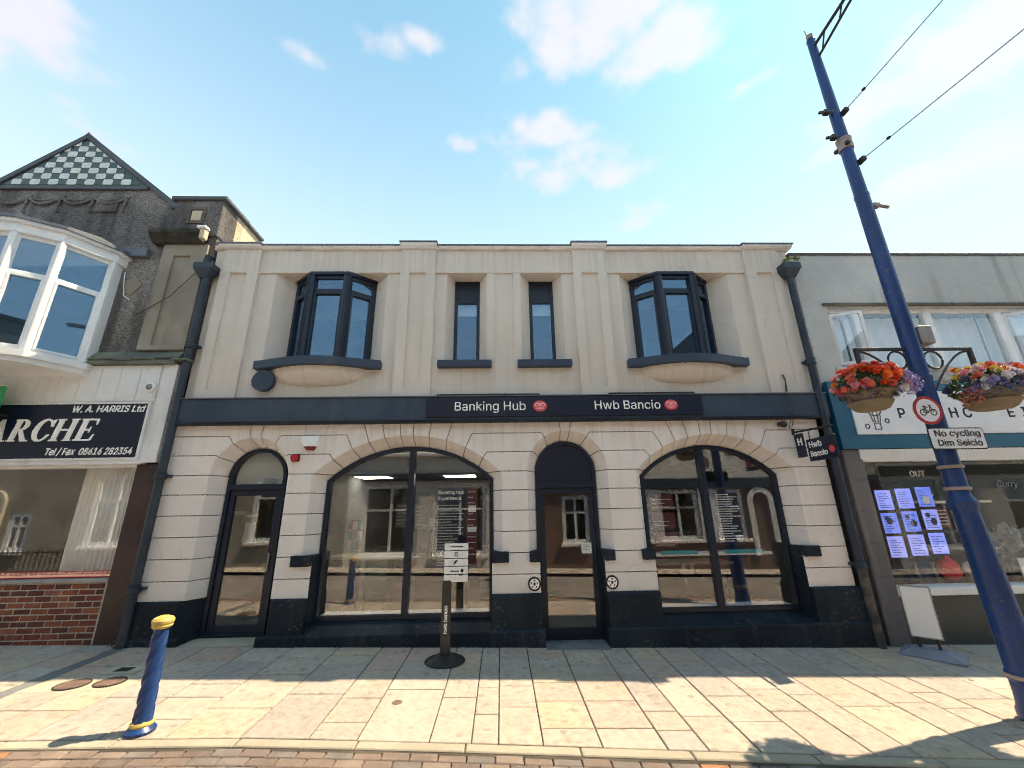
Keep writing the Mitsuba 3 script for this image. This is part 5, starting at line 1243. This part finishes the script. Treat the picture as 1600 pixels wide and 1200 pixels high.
k, Y0 = terrace(1.4, 12.5, 6.2, 'terrace_brick', 'brown brick shop across the street with white sash windows', [(1.98, 2.86, .68, 2.16), (3.3, 4.78, .72, 2.3), (5.2, 6.52, .72, 2.3), (7.1, 8.05, .72, 2.3), (9.6, 11, .75, 2.3), (2.3, 3.4, 3.9, 5.4), (5.0, 6.1, 3.9, 5.4), (8, 9.1, 3.9, 5.4)], None)
part(k, 'gable', tri(m3.Manifold.hull_points(np.array([[x, y, 6.3] for x in (5.2, 9.2) for y in (Y0 - .3, Y0 - 5)] + [[7.2, y, 8.0] for y in (Y0 - .3, Y0 - 5)], np.float32))), 'slate')
part(k, 'fascia', box(1.5, 12.4, Y0, Y0 + .08, 2.34, 2.66, .01), 'navy_fascia')
part(k, 'white_post', box(4.79, 5.19, Y0, Y0 + .03, .62, 2.33, .01), 'upvc')
part(k, 'white_post', box(6.53, 7.09, Y0, Y0 + .03, .62, 2.33, .01), 'upvc')
part(k, 'render_band', box(1.45, 12.45, Y0, Y0 + .02, 2.67, 3.7), 'terrace_render')
part(k, 'white_arch', prism(ell(8.62, 1.9, .44, .44).difference(ell(8.62, 1.9, .27, .27)).intersection(sbox(0, 1.9, 20, 2.33)).union(sbox(8.18, .2, 8.35, 1.92)).union(sbox(8.89, .2, 9.06, 1.92)), Y0, Y0 + .06), 'white_paint')
k, Y0 = terrace(12.52, 32, 6.1, 'terrace_render', 'pale rendered shop row across the street at the far right', [(13.2, 15.8, .35, 2.6), (16.6, 19.2, .35, 2.6), (20, 23, .35, 2.6), (24, 28, .35, 2.6), (14, 15.2, 3.9, 5.3), (18, 19.2, 3.9, 5.3), (22, 23.2, 3.9, 5.3)], None)
part(k, 'fascia', box(12.6, 31.9, Y0, Y0 + .08, 2.62, 2.95, .01), 'dark_stall')
k, Y0 = terrace(-5.0, 1.38, 6.0, 'terrace_render', 'dark rendered shop across the street with tall dark windows', [(-4.5, -2.7, .4, 2.6), (-2.2, -.5, .4, 2.6), (0.0, .9, .1, 2.3), (-4.2, -3.2, 3.8, 5.2), (-1.8, -.8, 3.8, 5.2)], None)
part(k, 'fascia', box(-4.9, 1.3, Y0, Y0 + .08, 2.7, 2.95, .01), 'navy_sign')
part(k, 'cornice', box(-5.0, 1.36, Y0, Y0 + .14, 3.5, 3.62, .02), 'white_paint')
k, Y0 = terrace(-32, -5.02, 6.4, 'terrace_stone', 'grey stone hall across the street with arched doorway and railings', [(-26, -24.5, .9, 3.0), (-22, -20.5, .9, 3.0), (-18.5, -17, .9, 3.0), (-14.95, -14.3, .8, 1.9), (-12.6, -11.2, .9, 3.0), (-8.0, -6.6, .9, 3.0), (-12, -11, 4, 5.4), (-8, -7, 4, 5.4)], None)
part(k, 'doorway_arch', prism(ell(-15.5, 2.15, .36, .42).difference(ell(-15.5, 2.15, .25, .31)).intersection(sbox(-20, 2.15, 0, 4)).union(sbox(-15.86, 1.1, -15.75, 2.17)).union(sbox(-15.25, 1.1, -15.14, 2.17)), Y0, Y0 + .1), 'ceramic')
k = thing('railings', 'low black railings with hedge in front of the stone hall', 'railings')
part(k, 'rail', cat(tube([(-19.5, -6.5, .80), (-9.6, -6.5, .80)], .02, 8), tube([(-19.5, -6.5, .3), (-9.6, -6.5, .3)], .02, 8)), 'iron')
part(k, 'bars', cat([box(x - .009, x + .009, -6.509, -6.491, .15, .88) for x in np.arange(-19.4, -9.6, .14)]), 'iron', kind='stuff')
k = thing('hedge', 'clipped green hedge behind the black railings', 'hedge'); part(k, 'foliage', leafy((-16.6, -6.78, .55), (1.7, .18, .5), 3000, .06, np.random.default_rng(5), -1), 'leaf_dark', kind='stuff')
# wall eyes that take the wires
